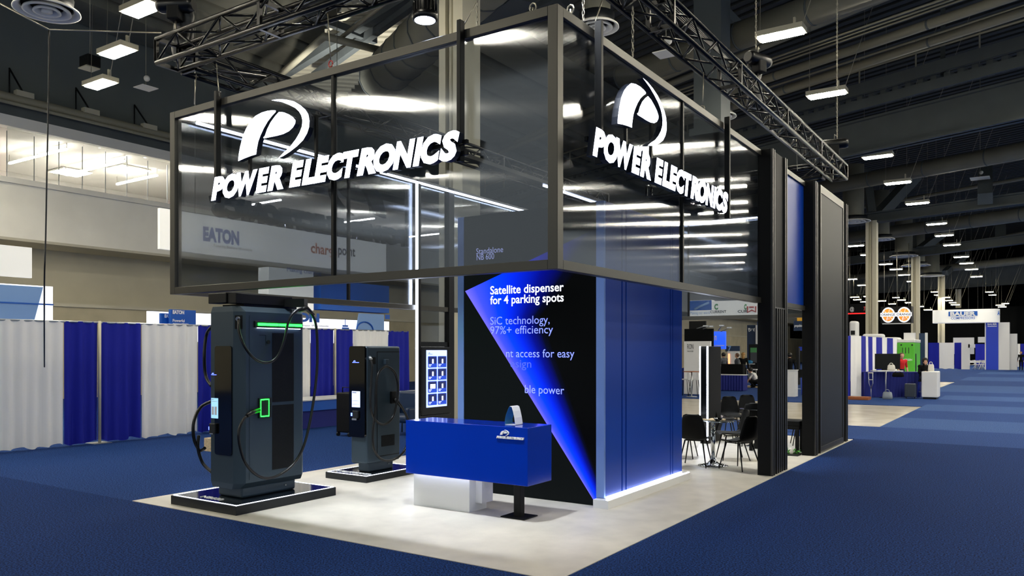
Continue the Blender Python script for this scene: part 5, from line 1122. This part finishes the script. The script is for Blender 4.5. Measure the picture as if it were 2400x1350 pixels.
CROUCH = dict(pelvis=(0, 0, .32), waist=(0, .06, .44), chest=(0, .18, .62), neck=(0, .28, .75), head=(0, .34, .84), face=(0, .8, -.5), shl=(-.17, .2, .68), shr=(.17, .2, .68), ell=(-.22, .34, .48), elr=(.22, .34, .48), wrl=(-.16, .5, .26), wrr=(.16, .5, .26), hpl=(-.1, 0, .3), hpr=(.1, 0, .3), knl=(-.18, .34, .34), knr=(.18, .3, .1), anl=(-.16, .12, .07), anr=(.15, -.06, .07))
def face_to(loc, deg): return math.radians(deg)
wm = dd(2166, 930, 30.8); stool = Vector((wm.x, wm.y, 0))
W = person('seated woman with long black hair and dark jacket looking at her phone', (wm.x, wm.y, .18), math.radians(200), SIT, 'cloth_black', 'cloth_navy', 'hair_black', long_hair=True)
hp = thing('mobile_phone', 'small dark phone in the seated woman\'s hands', 'phone', (0, 0, 0)); q_ = Matrix.Rotation(math.radians(200), 4, 'Z') @ Vector((0, .40, .88)); q_ += Vector((wm.x, wm.y, .18)); hp.location = q_; ORG[hp.name] = q_
MB().rbox(q_.x-.035, q_.x+.035, q_.y-.008, q_.y+.008, q_.z-.06, q_.z+.06, .004, 2).build('body', 'black_gloss', hp)
def bar_stool(c, label, h=.72):
    t = thing('bar_stool', label, 'stool', (c.x, c.y, 0), None, local=True)
    MB().rbox(-.2, .2, -.18, .18, h-.05, h, .015, 2).build('seat', 'black_satin', t); MB().rbox(-.2, .2, .16, .19, h, h+.28, .01, 2).build('backrest', 'black_satin', t)
    for a_ in (-.18, .18):
        for b__ in (-.16, .16): MB().tube([(a_, b__, h-.05), (a_*1.15, b__*1.15, .01)], .014, 6).build('leg', 'banner_blue', t)
    MB().tube([(-.19, -.17, .25), (.19, -.17, .25)], .01, 6).build('footrest', 'silver', t)
bar_stool(Vector((wm.x, wm.y+.05, 0)), 'dark bar stool under the seated woman', .70); sc2 = gz(2107, 930); bar_stool(sc2, 'bar stool with a bag on it behind the white bistro table', .72)
RD = dict(STAND); RD.update(elr=(.26, .08, 1.15), wrr=(.2, .26, .95)); m3 = dd(2113, 880, 34)
person('bearded man in a red shirt standing behind the black television', (m3.x, m3.y, 0), math.radians(215), RD, 'cloth_red', 'cloth_navy', 'hair_brown', sleeves=False)
m4 = gz(2393, 868); person('distant man in dark clothes at the right edge of the picture', (m4.x, m4.y, 0), math.radians(170), STAND, 'cloth_black', 'cloth_black', 'hair_blond')
m5 = dd(1696, 900, 40); person('person in a grey coat standing beside the lit blue sign', (m5.x, m5.y, 0), math.radians(60), STAND, 'cloth_grey', 'cloth_black', 'hair_black')
m6 = dd(1728, 900, 40.3); person('dark haired person in a grey jacket behind the low black wall', (m6.x, m6.y, 0), math.radians(120), STAND, 'cloth_grey', 'cloth_black', 'hair_brown', scale=.98)
m7 = dd(1742, 900, 41); person('long haired blond person in black behind the low black wall', (m7.x, m7.y, 0), math.radians(10), STAND, 'cloth_black', 'cloth_black', 'hair_blond', long_hair=True)
m8 = gz(1775, 909); person('man in a white shirt crouching on the carpet beside flat boards', (m8.x, m8.y, 0), math.radians(100), CROUCH, 'cloth_white', 'cloth_black', 'hair_black', sleeves=False)
m9 = dd(1851, 900, 37); person('man in a black suit seen from behind between the towers', (m9.x, m9.y, 0), math.radians(15), STAND, 'cloth_black', 'cloth_black', 'hair_black')
bd = gz(1760, 908); tag(MB().rbox(bd.x-.6, bd.x+.9, bd.y-.3, bd.y+.5, .0, .07, .005, 1).build('flat_boards', 'tan'), 'pale flat boards on the carpet beside the crouching man', 'board')
# white bar tables and stools by the navy tower
for px, lb in ((1757, 'small white bar table in front of the navy tower'),):
    c = gz(px, 893); t = thing('bar_table', lb, 'table', (c.x, c.y, 0)); MB().box(c.x-.25, c.x+.25, c.y-.25, c.y+.25, 1.02, 1.05).build('tabletop', 'white_lam', t); MB().tube([(c.x, c.y, .03), (c.x, c.y, 1.02)], .03, 8).build('pole', 'silver', t); MB().lathe([(.001, 0), (.22, 0), (.22, .015), (.001, .03)], c, 16).build('base', 'silver', t)
    cl = thing('blue_bag', 'light blue bag heaped on the white bar table', 'bag', (c.x, c.y, 1.05)); MB().ball((c.x, c.y, 1.16), .17, 10, 8, sc3=(1.2, .8, .65)).build('bag', 'teal_blue', cl); MB().tube([(c.x-.1, c.y, 1.22), (c.x, c.y, 1.32), (c.x+.1, c.y, 1.22)], .01, 5).build('strap', 'cloth_black', cl)
for px, lb in ((1746, 'white bar stool left of the white bar table'), (1768, 'white bar stool right of the white bar table')):
    c = gz(px, 895); t = thing('bar_stool', lb, 'stool', (c.x, c.y, 0)); MB().rbox(c.x-.18, c.x+.18, c.y-.18, c.y+.18, .7, .76, .02, 2).build('seat', 'white_lam', t)
    for a_ in (-.15, .15):
        for b__ in (-.15, .15): MB().tube([(c.x+a_, c.y+b__, .7), (c.x+a_*1.2, c.y+b__*1.2, 0)], .012, 6).build('leg', 'silver', t)
# left strip between blue wall and totem: high table, white stools
c = gz(1621, 930); t = thing('bar_table', 'thin brown topped bar table in front of the white RON panel', 'table', (c.x, c.y, 0)); MB().lathe([(.001, 1.0), (.34, 1.0), (.34, 1.025), (.001, 1.025)], c, 24).build('tabletop', 'wood', t); MB().tube([c, c+UZ], .025, 8).build('pole', 'silver', t); MB().lathe([(.001, 0), (.22, 0), (.22, .015), (.001, .03)], c, 16).build('base', 'silver', t)
for px, lb in ((1606, 'white shell bar stool left under the brown topped table'), (1628, 'white shell bar stool right under the brown topped table')):
    c = gz(px, 928); t = thing('bar_stool', lb, 'stool', (c.x, c.y, 0)); MB().rbox(c.x-.2, c.x+.2, c.y-.18, c.y+.18, .66, .70, .015, 2).build('seat', 'white_lam', t); MB().rbox(c.x+.16, c.x+.2, c.y-.16, c.y+.16, .7, .95, .012, 2).build('backrest', 'white_lam', t)
    for a_ in (-.16, .16):
        for b__ in (-.15, .15): MB().tube([(c.x+a_*.7, c.y+b__*.7, .66), (c.x+a_*1.2, c.y+b__*1.2, 0)], .012, 6).build('leg', 'frame_black', t)
y = gz(1615, 905).y; tag(MB().box(pY(1600, 900, y).x, pY(1640, 900, y).x, y, y+.5, 0, .95).build('draped_counter', 'skirt_blue'), 'blue draped counter behind the brown topped bar table', 'counter')
# gap between towers
c = gz(1855, 930); t = thing('white_counter', 'narrow white counter seen in the gap between the towers', 'counter', (c.x, c.y, 0)); MB().rbox(c.x-.22, c.x+.13, c.y, c.y+.5, 0, 1.05, .005, 1).build('body', 'white_lam', t); MB().rbox(c.x-.24, c.x+.15, c.y-.02, c.y+.52, 1.05, 1.08, .003, 1).build('top', 'white_lam', t)
c = gz(1870, 925); bar_stool(c, 'black bar stool seen in the gap between the towers', .78)
t, d, n, y = yb(1860, 1884, 752, 775, 41, 'backwall_banner', 'dark blue banner with white lettering in the tower gap', 'navy'); ytext(t, 'propulsion', 1862, 766, 1882, y, 'logo_white', .12, bold=.03)
t, d, n, y = yb(1868, 1884, 742, 752, 40, 'backwall_banner', 'yellow sign top in the tower gap', 'yellow')
t, d, n, y = yb(1866, 1872, 815, 902, 42.7, 'booth_tower', 'dark narrow display post in the tower gap', 'frame_black', 'tower', .3); t, d, n, y = yb(1872, 1886, 813, 822, 44, 'backwall_banner', 'small blue panel in the tower gap', 'banner_blue')

# ------------------------------------------------------------------ right background booths
def gline(px0, py0, px1, py1): return gz(px0, py0), gz(px1, py1)
# striped curtain wall receding at right of the booth
a = gz(1988, 932); b = gz(2026, 932)
zt = 2.44
def dr(px0, px1, t0, t1, m, lb, z1=2.44): p = dd(px0, 800, t0); q = dd(px1, 800, t1); flat_drape('drape', lb, (p.x, p.y), (q.x, q.y), .03, z1, 'drape_'+m, 'striped drapes right of the booth', .03, .3, 'curtain', .08)
dr(1985, 1994, 31, 31.2, 'blue', 'narrow blue drape touching the last tower'); dr(1994, 2018, 31.2, 31.4, 'white', 'wide white drape nearest the last tower')
tcur = [(2018, 2028, 'blue'), (2029, 2034, 'white'), (2034, 2044, 'blue'), (2044, 2053, 'white'), (2053, 2066, 'blue'), (2066, 2079, 'white'), (2079, 2092, 'blue'), (2092, 2102, 'white')]
ords = ['first', 'second', 'third', 'fourth']
cnt = {'blue': 0, 'white': 0}
for p0, p1, c_ in tcur:
    lb = ords[cnt[c_]]+' '+c_+' drape from the left in the stripes behind the television'; cnt[c_] += 1
    f = lambda p: 31.4+(p-2018)/84*7
    dr(p0, p1, f(p0), f(p1), c_, lb)
t = thing('bistro_table', 'white topped bistro table in front of the black television', 'table', gz(2076, 932)); c = gz(2076, 932)
tw = dd(2048, 868, 29.6); te = dd(2108, 868, 29.6); MB().bar((tw.x, tw.y, 1.10), (te.x, te.y, 1.10), .6, .03).build('tabletop', 'white_lam', t); MB().tube([c, c+UZ*1.1], .03, 8).build('pole', 'silver', t); MB().lathe([(.001, 0), (.26, 0), (.26, .015), (.001, .03)], c, 16).build('base', 'frame_black', t)
a = dd(2051, 829, 30.6); b = dd(2109, 865, 30.6); t = thing('television', 'large black television on the blue draped counter', 'television', (a+b)/2); d_ = Vector((b.x-a.x, b.y-a.y, 0)).normalized(); n_ = Vector((d_.y, -d_.x, 0))
A2 = Vector((a.x, a.y, (a.z+b.z)/2)); B2 = Vector((b.x, b.y, (a.z+b.z)/2)); MB().bar(A2, B2, .06, a.z-b.z).build('frame', 'frame_black', t); MB().bar(A2+d_*.03+n_*.032, B2-d_*.03+n_*.032, .004, (a.z-b.z)-.06).build('glass', 'black_satin', t); mm = (A2+B2)/2; MB().box(mm.x-.2, mm.x+.2, mm.y-.05, mm.y+.15, b.z-.1, b.z+.02).build('stand', 'frame_black', t)
def bag(px, py, t_, w_, h_, m, label, name='handbag'):
    c = dd(px, py, t_); t = thing(name, label, 'bag', c); x, y, z = c; mb = MB(); N = 14
    prof = [(.0, .8), (.05, .98), (.4, 1.0), (.8, .88), (1.0, .72)]; vs = []
    for f_, s_ in prof:
        for k in range(N): a_ = 2*PI*k/N; vs.append((x+w_/2*s_*math.copysign(abs(math.cos(a_))**.5, math.cos(a_))+.006*math.sin(k*5+f_*9), y+w_/4*s_*math.copysign(abs(math.sin(a_))**.5, math.sin(a_)), z+f_*h_+.01*math.sin(k*3)))
    mb.add(vs, [(j*N+k, j*N+(k+1) % N, (j+1)*N+(k+1) % N, (j+1)*N+k) for j in range(4) for k in range(N)]+[tuple(range(N))[::-1], tuple(4*N+k for k in range(N))], 0, True); mb.build('body', m, t)
    MB().tube(spline([(x-w_*.25, y-w_*.15, z+h_*.9), (x-w_*.15, y-w_*.15, z+h_*1.3), (x+w_*.15, y-w_*.15, z+h_*1.3), (x+w_*.25, y-w_*.15, z+h_*.9)], 4), .012, 6).build('handle', m, t)
bag(2089, 868, 29.5, .27, .2, 'white_bag', 'pale leather handbag on the bistro table'); bag(2080, 935.5, 30.2, .36, .27, 'grey_bag', 'shiny grey bag on the floor under the bistro table'); bag(2105, 883, 30.5, .42, .16, 'cloth_black', 'black bag lying on the bar stool'); bag(2182, 871, 30.6, .22, .28, 'white_bag', 'cream backpack behind the seated woman', 'backpack')
c = gz(2134, 934); t = thing('suitcase', 'dark grey upright suitcase beside the white counter', 'suitcase', c); x, y = c.x, c.y; MB().rbox(x-.2, x+.2, y-.12, y+.12, .06, .58, .03, 3).build('shell', 'suitcase_grey', t); MB().tube([(x-.09, y, .58), (x-.09, y, .63), (x+.09, y, .63), (x+.09, y, .58)], .01, 6).build('handle', 'frame_black', t)
for k in range(5): MB().box(x-.15+k*.07, x-.14+k*.07, y-.125, y-.119, .1, .54).build('rib', 'charcoal_dark', t)
for dx in (-.15, .15): MB().tube([(x+dx-.015, y, .03), (x+dx+.015, y, .03)], .03, 10).build('wheel', 'rubber', t)
a = dd(2042, 873, 30.3); t = thing('crutch', 'silver crutch leaning on the blue draped counter', 'crutch', (a.x, a.y, 0)); x, y = a.x, a.y
MB().tube([(x, y, .02), (x-.01, y, .42)], .013, 8).build('shaft', 'silver', t); MB().tube([(x-.01, y, .40), (x-.08, y, .6), (x-.1, y, 1.0)], .012, 6).tube([(x-.01, y, .40), (x+.06, y, .6), (x+.05, y, 1.0)], .012, 6).build('fork', 'silver', t); MB().tube([(x-.12, y, 1.0), (x+.07, y, 1.0)], .02, 6).build('underarm_pad', 'white_bag', t); MB().tube([(x-.09, y, .74), (x+.055, y, .74)], .014, 6).build('hand_grip', 'white_bag', t)
p = dd(2028, 870, 31.2); q = dd(2160, 870, 31.2); t = thing('draped_counter', 'long blue draped counter behind the bistro table and stools', 'counter', (p+q)/2)
dv = Vector((q.x-p.x, q.y-p.y, 0)).normalized(); nv = Vector((dv.y, -dv.x, 0)); MB().bar(Vector((p.x, p.y, 1.0))-nv*.3, Vector((q.x, q.y, 1.0))-nv*.3, .62, .03).build('top', 'skirt_blue', t)
L_ = (Vector((q.x, q.y, 0))-Vector((p.x, p.y, 0))).length; N = 80; vs = []
for i in range(N+1):
    for z in (.02, .99): w_ = Vector((p.x, p.y, z))+dv*(L_*i/N)+nv*(.02*math.sin(i*1.4)); vs.append(w_)
MB().add(vs, [(2*i, 2*i+2, 2*i+3, 2*i+1) for i in range(N)], 0, True).build('skirt', 'skirt_blue', t, fix=False)
c = gz(2160, 935); t = thing('white_counter', 'chunky white counter with curved foot at the end of the blue counter', 'counter', (c.x+.2, c.y, 0)); MB().rbox(c.x-.0, c.x+.55, c.y-.05, c.y+.85, .07, 1.06, .03, 3).build('body', 'white_lam', t); MB().box(c.x+.05, c.x+.5, c.y, c.y+.8, 0, .07).build('foot', 'frame_black', t)
c = gz(2008, 937); t = thing('wooden_pallet', 'low brown wooden crate at the foot of the wide white drape', 'crate', c); MB().box(c.x-.35, c.x+.42, c.y-.1, c.y+.5, 0, .11).build('plank', 'wood', t); MB().box(c.x-.35, c.x+.42, c.y-.12, c.y-.1, .02, .09).build('plank', 'wood', t)
# green generator box
a = gz(2101, 876); t = thing('green_generator', 'bright green generator cabinet behind the man in red', 'generator', a); x0, y0 = a.x, a.y+0; 
tg = 40.0; p = dd(2102, 803, tg); q = dd(2144, 803, tg); x0, x1, y0 = p.x, pY(2144, 800, p.y).x, p.y
MB().rbox(x0, x1, y0, y0+2.2, .1, p.z, .04, 2).build('cabinet', 'green_box', t); MB().rbox(x0-.02, x1+.02, y0-.02, y0+2.2, p.z, p.z+.16, .03, 2).build('roof', 'white_lam', t); MB().box(x0+.12, x1-.12, y0-.02, y0, .3, p.z-.15).build('door', 'green_box', t)
for k in range(3): MB().box(x0+.25+k*.14, x0+.28+k*.14, y0-.035, y0-.02, p.z-.55, p.z-.25).build('louvre', 'charcoal_dark', t)
for k in (0, 1): MB().ball((x0+.2+k*.5, y0-.02, p.z-.12), .04).build('latch', 'frame_black', t)
text('MERSEN', (x0+.28, y0-.02, 1.35), UX, UZ, 'logo_white', t, h=.09, width=.42, bold=.02); MB().box(x1-.03, x1+.005, y0+.2, y0+.6, .8, 1.7).build('window', 'frame_black', t); MB().rbox(x0-1.6, x0-.1, y0+1, y0+2.6, 1.9, 2.55, .12, 4).build('tank', 'white_lam', t); MB().box(x0+.25, x0+.75, y0+.5, y0+.9, p.z+.16, p.z+.5).build('roof_unit', 'white_lam', t)
tg = 43; yb_ = dd(2155, 800, tg); t = thing('booth_tower', 'dark teal booth slab with white edge behind the seated woman', 'tower', (yb_.x, yb_.y, 0)); MB().box(pY(2154, 800, yb_.y).x, pY(2168, 800, yb_.y).x, yb_.y, yb_.y+.4, 0, pY(2160, 781, yb_.y).z).build('slab', 'navy', t); MB().box(pY(2168, 800, yb_.y).x, pY(2172.5, 800, yb_.y).x, yb_.y, yb_.y+.4, 0, pY(2160, 780, yb_.y).z).build('edge', 'white_lam', t)
# BAUER booth
ty = 78.0; yb_ = dd(2260, 800, ty).y
def X_(px, y=yb_): return pY(px, 800, y).x
def Z_(py, y=yb_, px=2260): return pY(px, py, y).z
for p0, p1, m, lb in ((2176, 2201, 'blue', 'blue drape left in the far booth row'), (2202, 2236, 'white', 'white drape in the far booth row'), (2237, 2253, 'blue', 'blue drape right in the far booth row')): flat_drape('drape', lb, (X_(p0), yb_), (X_(p1), yb_), .03, Z_(803), 'drape_'+m, 'drapes of the far booths', .05, .6, 'curtain', .12)
for p0, p1, lb in ((2286, 2310, 'blue drape behind the white chairs heap'), (2356, 2374, 'far blue drape right of the tall column'), (2376, 2391, 'far white drape right of the tall column'), (2392, 2420, 'far blue drape at the right picture edge')): flat_drape('drape', lb, (pY(p0, 800, 100).x, 100), (pY(p1, 800, 100).x, 100), .03, 2.6, 'drape_white' if 'white drape' in lb else 'drape_blue', 'drapes of the far booths', .05, .6, 'curtain', .15)
t = thing('booth_backwall', 'white stepped booth walls behind the heap of white chairs', 'wall', (X_(2260), yb_, 0)); MB().box(X_(2254), X_(2274), yb_-.5, yb_-.3, .0, Z_(803)).build('panel', 'white_lam', t); MB().box(X_(2233), X_(2282), yb_+.5, yb_+.8, 1.5, Z_(791)).build('panel', 'white_lam', t); MB().box(X_(2270), X_(2286), yb_-.5, yb_-.2, Z_(815), Z_(807)).build('lintel', 'white_lam', t)
t = thing('booth_column', 'tall white and blue booth column reading BAUER', 'tower', (X_(2325), yb_-1, 0)); y_ = yb_-1; x0, x1 = X_(2311, y_), X_(2340, y_); z1 = Z_(757, y_)
MB().box(X_(2308, y_), x1+.9, y_, y_+1.5, 0, z1).build('body', 'white_lam', t); MB().box(x0, x1, y_-.04, y_, 0, z1).build('blue_front', 'banner_blue', t); text('BAUER', (x0+.12, y_-.05, Z_(763, y_)), UX, UZ, 'logo_white', t, h=.18, width=x1-x0-.24, bold=.04); MB().box(x0+.12, x1-.12, y_-.05, y_-.04, Z_(766.5, y_), Z_(765, y_)).build('strapline', 'logo_white', t)
MB().box(X_(2292, y_), X_(2308, y_), y_, y_+.3, Z_(803, y_), Z_(790, y_)).build('side_panel', 'white_lam', t); MB().box(x1+.9, x1+1.5, y_+.4, y_+1.9, 0, Z_(783, y_)).build('side_wing', 'white_lam', t)
t = thing('hanging_ring_sign', 'white curved hanging sign reading BAUER COMPRESSORS', 'sign', (X_(2265), yb_-1.5, Z_(740))); xa, xb_ = X_(2188), X_(2344); cxr = (xa+xb_)/2; rx = (xb_-xa)/2; z0, z1 = Z_(757), Z_(727); vs = []; N = 48
for k in range(N):
    a_ = 2*PI*k/N; ca, sa = math.cos(a_), math.sin(a_); px_ = cxr+rx*math.copysign(abs(ca)**.5, ca); py_ = yb_-.5+rx*.45*math.copysign(abs(sa)**.5, sa)
    for z in (z0, z1): vs.append((px_, py_, z))
MB().add(vs, [(2*k, (2*k+2) % (2*N), (2*k+3) % (2*N), 2*k+1) for k in range(N)], 0, True).add([v for v in vs[0::2]], [tuple(range(N))]).build('ring', 'box_emit', t, fix=False)
yr = yb_-.5-rx*.45-.04; def_ = lambda px: pY(px, 740, yr).x; zz_ = lambda py: pY(2265, py, yr).z
MB().box(def_(2223), def_(2291), yr-.02, yr, zz_(740.5), zz_(729.5)).build('blue_field', 'eaton_blue', t); text('BAUER', (def_(2227), yr-.03, zz_(739.5)), UX, UZ, 'logo_white', t, h=(zz_(731)-zz_(739.5)), width=def_(2287)-def_(2227), bold=.05); text('COMPRESSORS', (def_(2229), yr-.02, zz_(748)), UX, UZ, 'eaton_blue', t, h=(zz_(742.5)-zz_(748)), width=def_(2285)-def_(2229), bold=.01)
text('BA', (def_(2335), yr-.03+.5, zz_(739.5)), UX, UZ, 'eaton_blue', t, h=.4, width=def_(2343)-def_(2335), bold=.04)
for px in (2269, 2291, 2303, 2324): MB().tube([(def_(px), yr+.5, z1), (def_(px), yr+.5, 9.5)], .02, 4).build('wire', 'frame_black', t)
# orange round signs
ty = 60; t = thing('hanging_sign', 'black hanging box with two round orange signs', 'sign', dd(2100, 740, ty)); y_ = dd(2100, 740, ty).y
MB().box(X_(2064, y_), X_(2136, y_), y_, y_+1.2, Z_(757, y_, 2100), Z_(718, y_, 2100)).build('box', 'frame_black', t); MB().box(X_(2068, y_), X_(2134, y_), y_-.03, y_, Z_(759.5, y_, 2100), Z_(757.5, y_, 2100)).build('bottom_trim', 'white_lam', t)
for px in (2082, 2119):
    c = Vector((X_(px, y_), y_-.05, Z_(738, y_, 2100))); R1 = Z_(720, y_, 2100)-c.z; R2 = R1*.82
    def disc(r_, dy, m, nm, kx_=.8): MB().prism([c+Vector((r_*kx_*math.cos(a_*PI/16), dy, r_*math.sin(a_*PI/16))) for a_ in range(32)][::-1], (0, -.02, 0)).build(nm, m, t)
    disc(R1, 0, 'sign_emit', 'white_disc'); disc(R2, -.03, 'orange', 'orange_disc')
    for k in range(6): a_ = k*PI/3+.26; MB().bar(c+Vector((.08*math.cos(a_), -.07, .08*math.sin(a_))), c+Vector((R2*.78*math.cos(a_), -.07, R2*.95*math.sin(a_))), .03, .02).build('spoke', 'sign_emit', t)
    MB().box(c.x-R1*.92, c.x+R1*.92, c.y-.10, c.y-.06, c.z-.12, c.z+.17).build('name_band', 'sign_emit', t); text('ORANGE', (c.x-R1*.84, c.y-.10, c.z-.06), UX, UZ, 'text_dark', t, h=.17, width=R1*1.68, bold=.03); text('EV', (c.x-.12, c.y-.08, c.z-.38), UX, UZ, 'logo_white', t, h=.16, width=.26, bold=.03)
for px in (2070, 2100, 2128): MB().tube([(X_(px, y_), y_+.5, Z_(718, y_, 2100)), (X_(px, y_), y_+.5, 10)], .02, 4).build('wire', 'steel', t)
ty = 62; y_ = dd(2010, 740, ty).y; t = thing('hanging_sign', 'black and red hanging sign beside the last tower', 'sign', dd(2010, 740, ty)); MB().box(X_(1975, y_), X_(2034, y_), y_, y_+.5, Z_(734, y_, 2010), Z_(712, y_, 2010)).build('box', 'cloth_black', t); MB().box(X_(1975, y_), X_(2034, y_), y_-.03, y_, Z_(736, y_, 2010), Z_(733.5, y_, 2010)).build('red_line', 'red_sign', t); text('@', (X_(1992, y_), y_-.02, Z_(728, y_, 2010)), UX, UZ, 'logo_white', t, h=.28, width=.3); text('TC', (X_(2024, y_), y_-.02, Z_(728, y_, 2010)), UX, UZ, 'text_red', t, h=.28, width=.35, shear=.3, bold=.05); MB().tube([(X_(1990, y_), y_+.2, 5), (X_(1990, y_), y_+.2, 10)], .02, 4).build('wire', 'steel', t)
# white vehicle roofs above the drapes
for px, py, w_, h_, tt_, lb in ((1999, 770, .35, 1.2, 38, 'white vehicle cab end showing above the nearest drape'), (2045, 788, .9, .36, 37, 'long white rounded roof above the striped drapes')):
    c = dd(px, py, tt_); t = thing('white_vehicle', lb, 'vehicle', (c.x, c.y, 0)); MB().rbox(c.x-w_/2, c.x+w_/2, c.y, c.y+.7, .3, c.z+h_*.3, .1, 4).build('body', 'white_lam', t); MB().box(c.x-w_/2+.08, c.x+w_/2-.08, c.y-.005, c.y, c.z-.3, c.z-.1).build('window', 'frame_black', t)
    for dx in (-.4, .4): MB().tube([(c.x+dx*w_-.05, c.y+.3, .3), (c.x+dx*w_+.05, c.y+.3, .3)], .3, 14).build('wheel', 'rubber', t)
# heap of white chairs
def stack_chair(c, lb, rot):
    t = thing('folding_chair', lb, 'chair', c, 'heap of white chairs', rot, True)
    for s_ in (-.22, .22): MB().tube([(s_, -.2, 0), (s_, .15, .9)], .022, 6).tube([(s_, .2, 0), (s_, -.15, .48)], .022, 6).build('leg', 'white_lam', t)
    MB().box(-.2, .2, -.2, .18, .44, .47).build('seat', 'white_lam', t); MB().box(-.2, .2, .08, .11, .65, .88).build('backrest', 'white_lam', t)
for i, px in enumerate((2279, 2286, 2292, 2299, 2303)): c = gz(px, 866-(i % 2)); stack_chair(c, ('leftmost', 'second', 'middle', 'fourth', 'rightmost')[i]+' white chair in the heap beside the tall blue column', i*1.3)
for i, px in enumerate((2362, 2370, 2380, 2388)): c = gz(px, 858); stack_chair(c, ('leftmost', 'second', 'third', 'rightmost')[i]+' of the far white chairs near the right picture edge', i*.8);
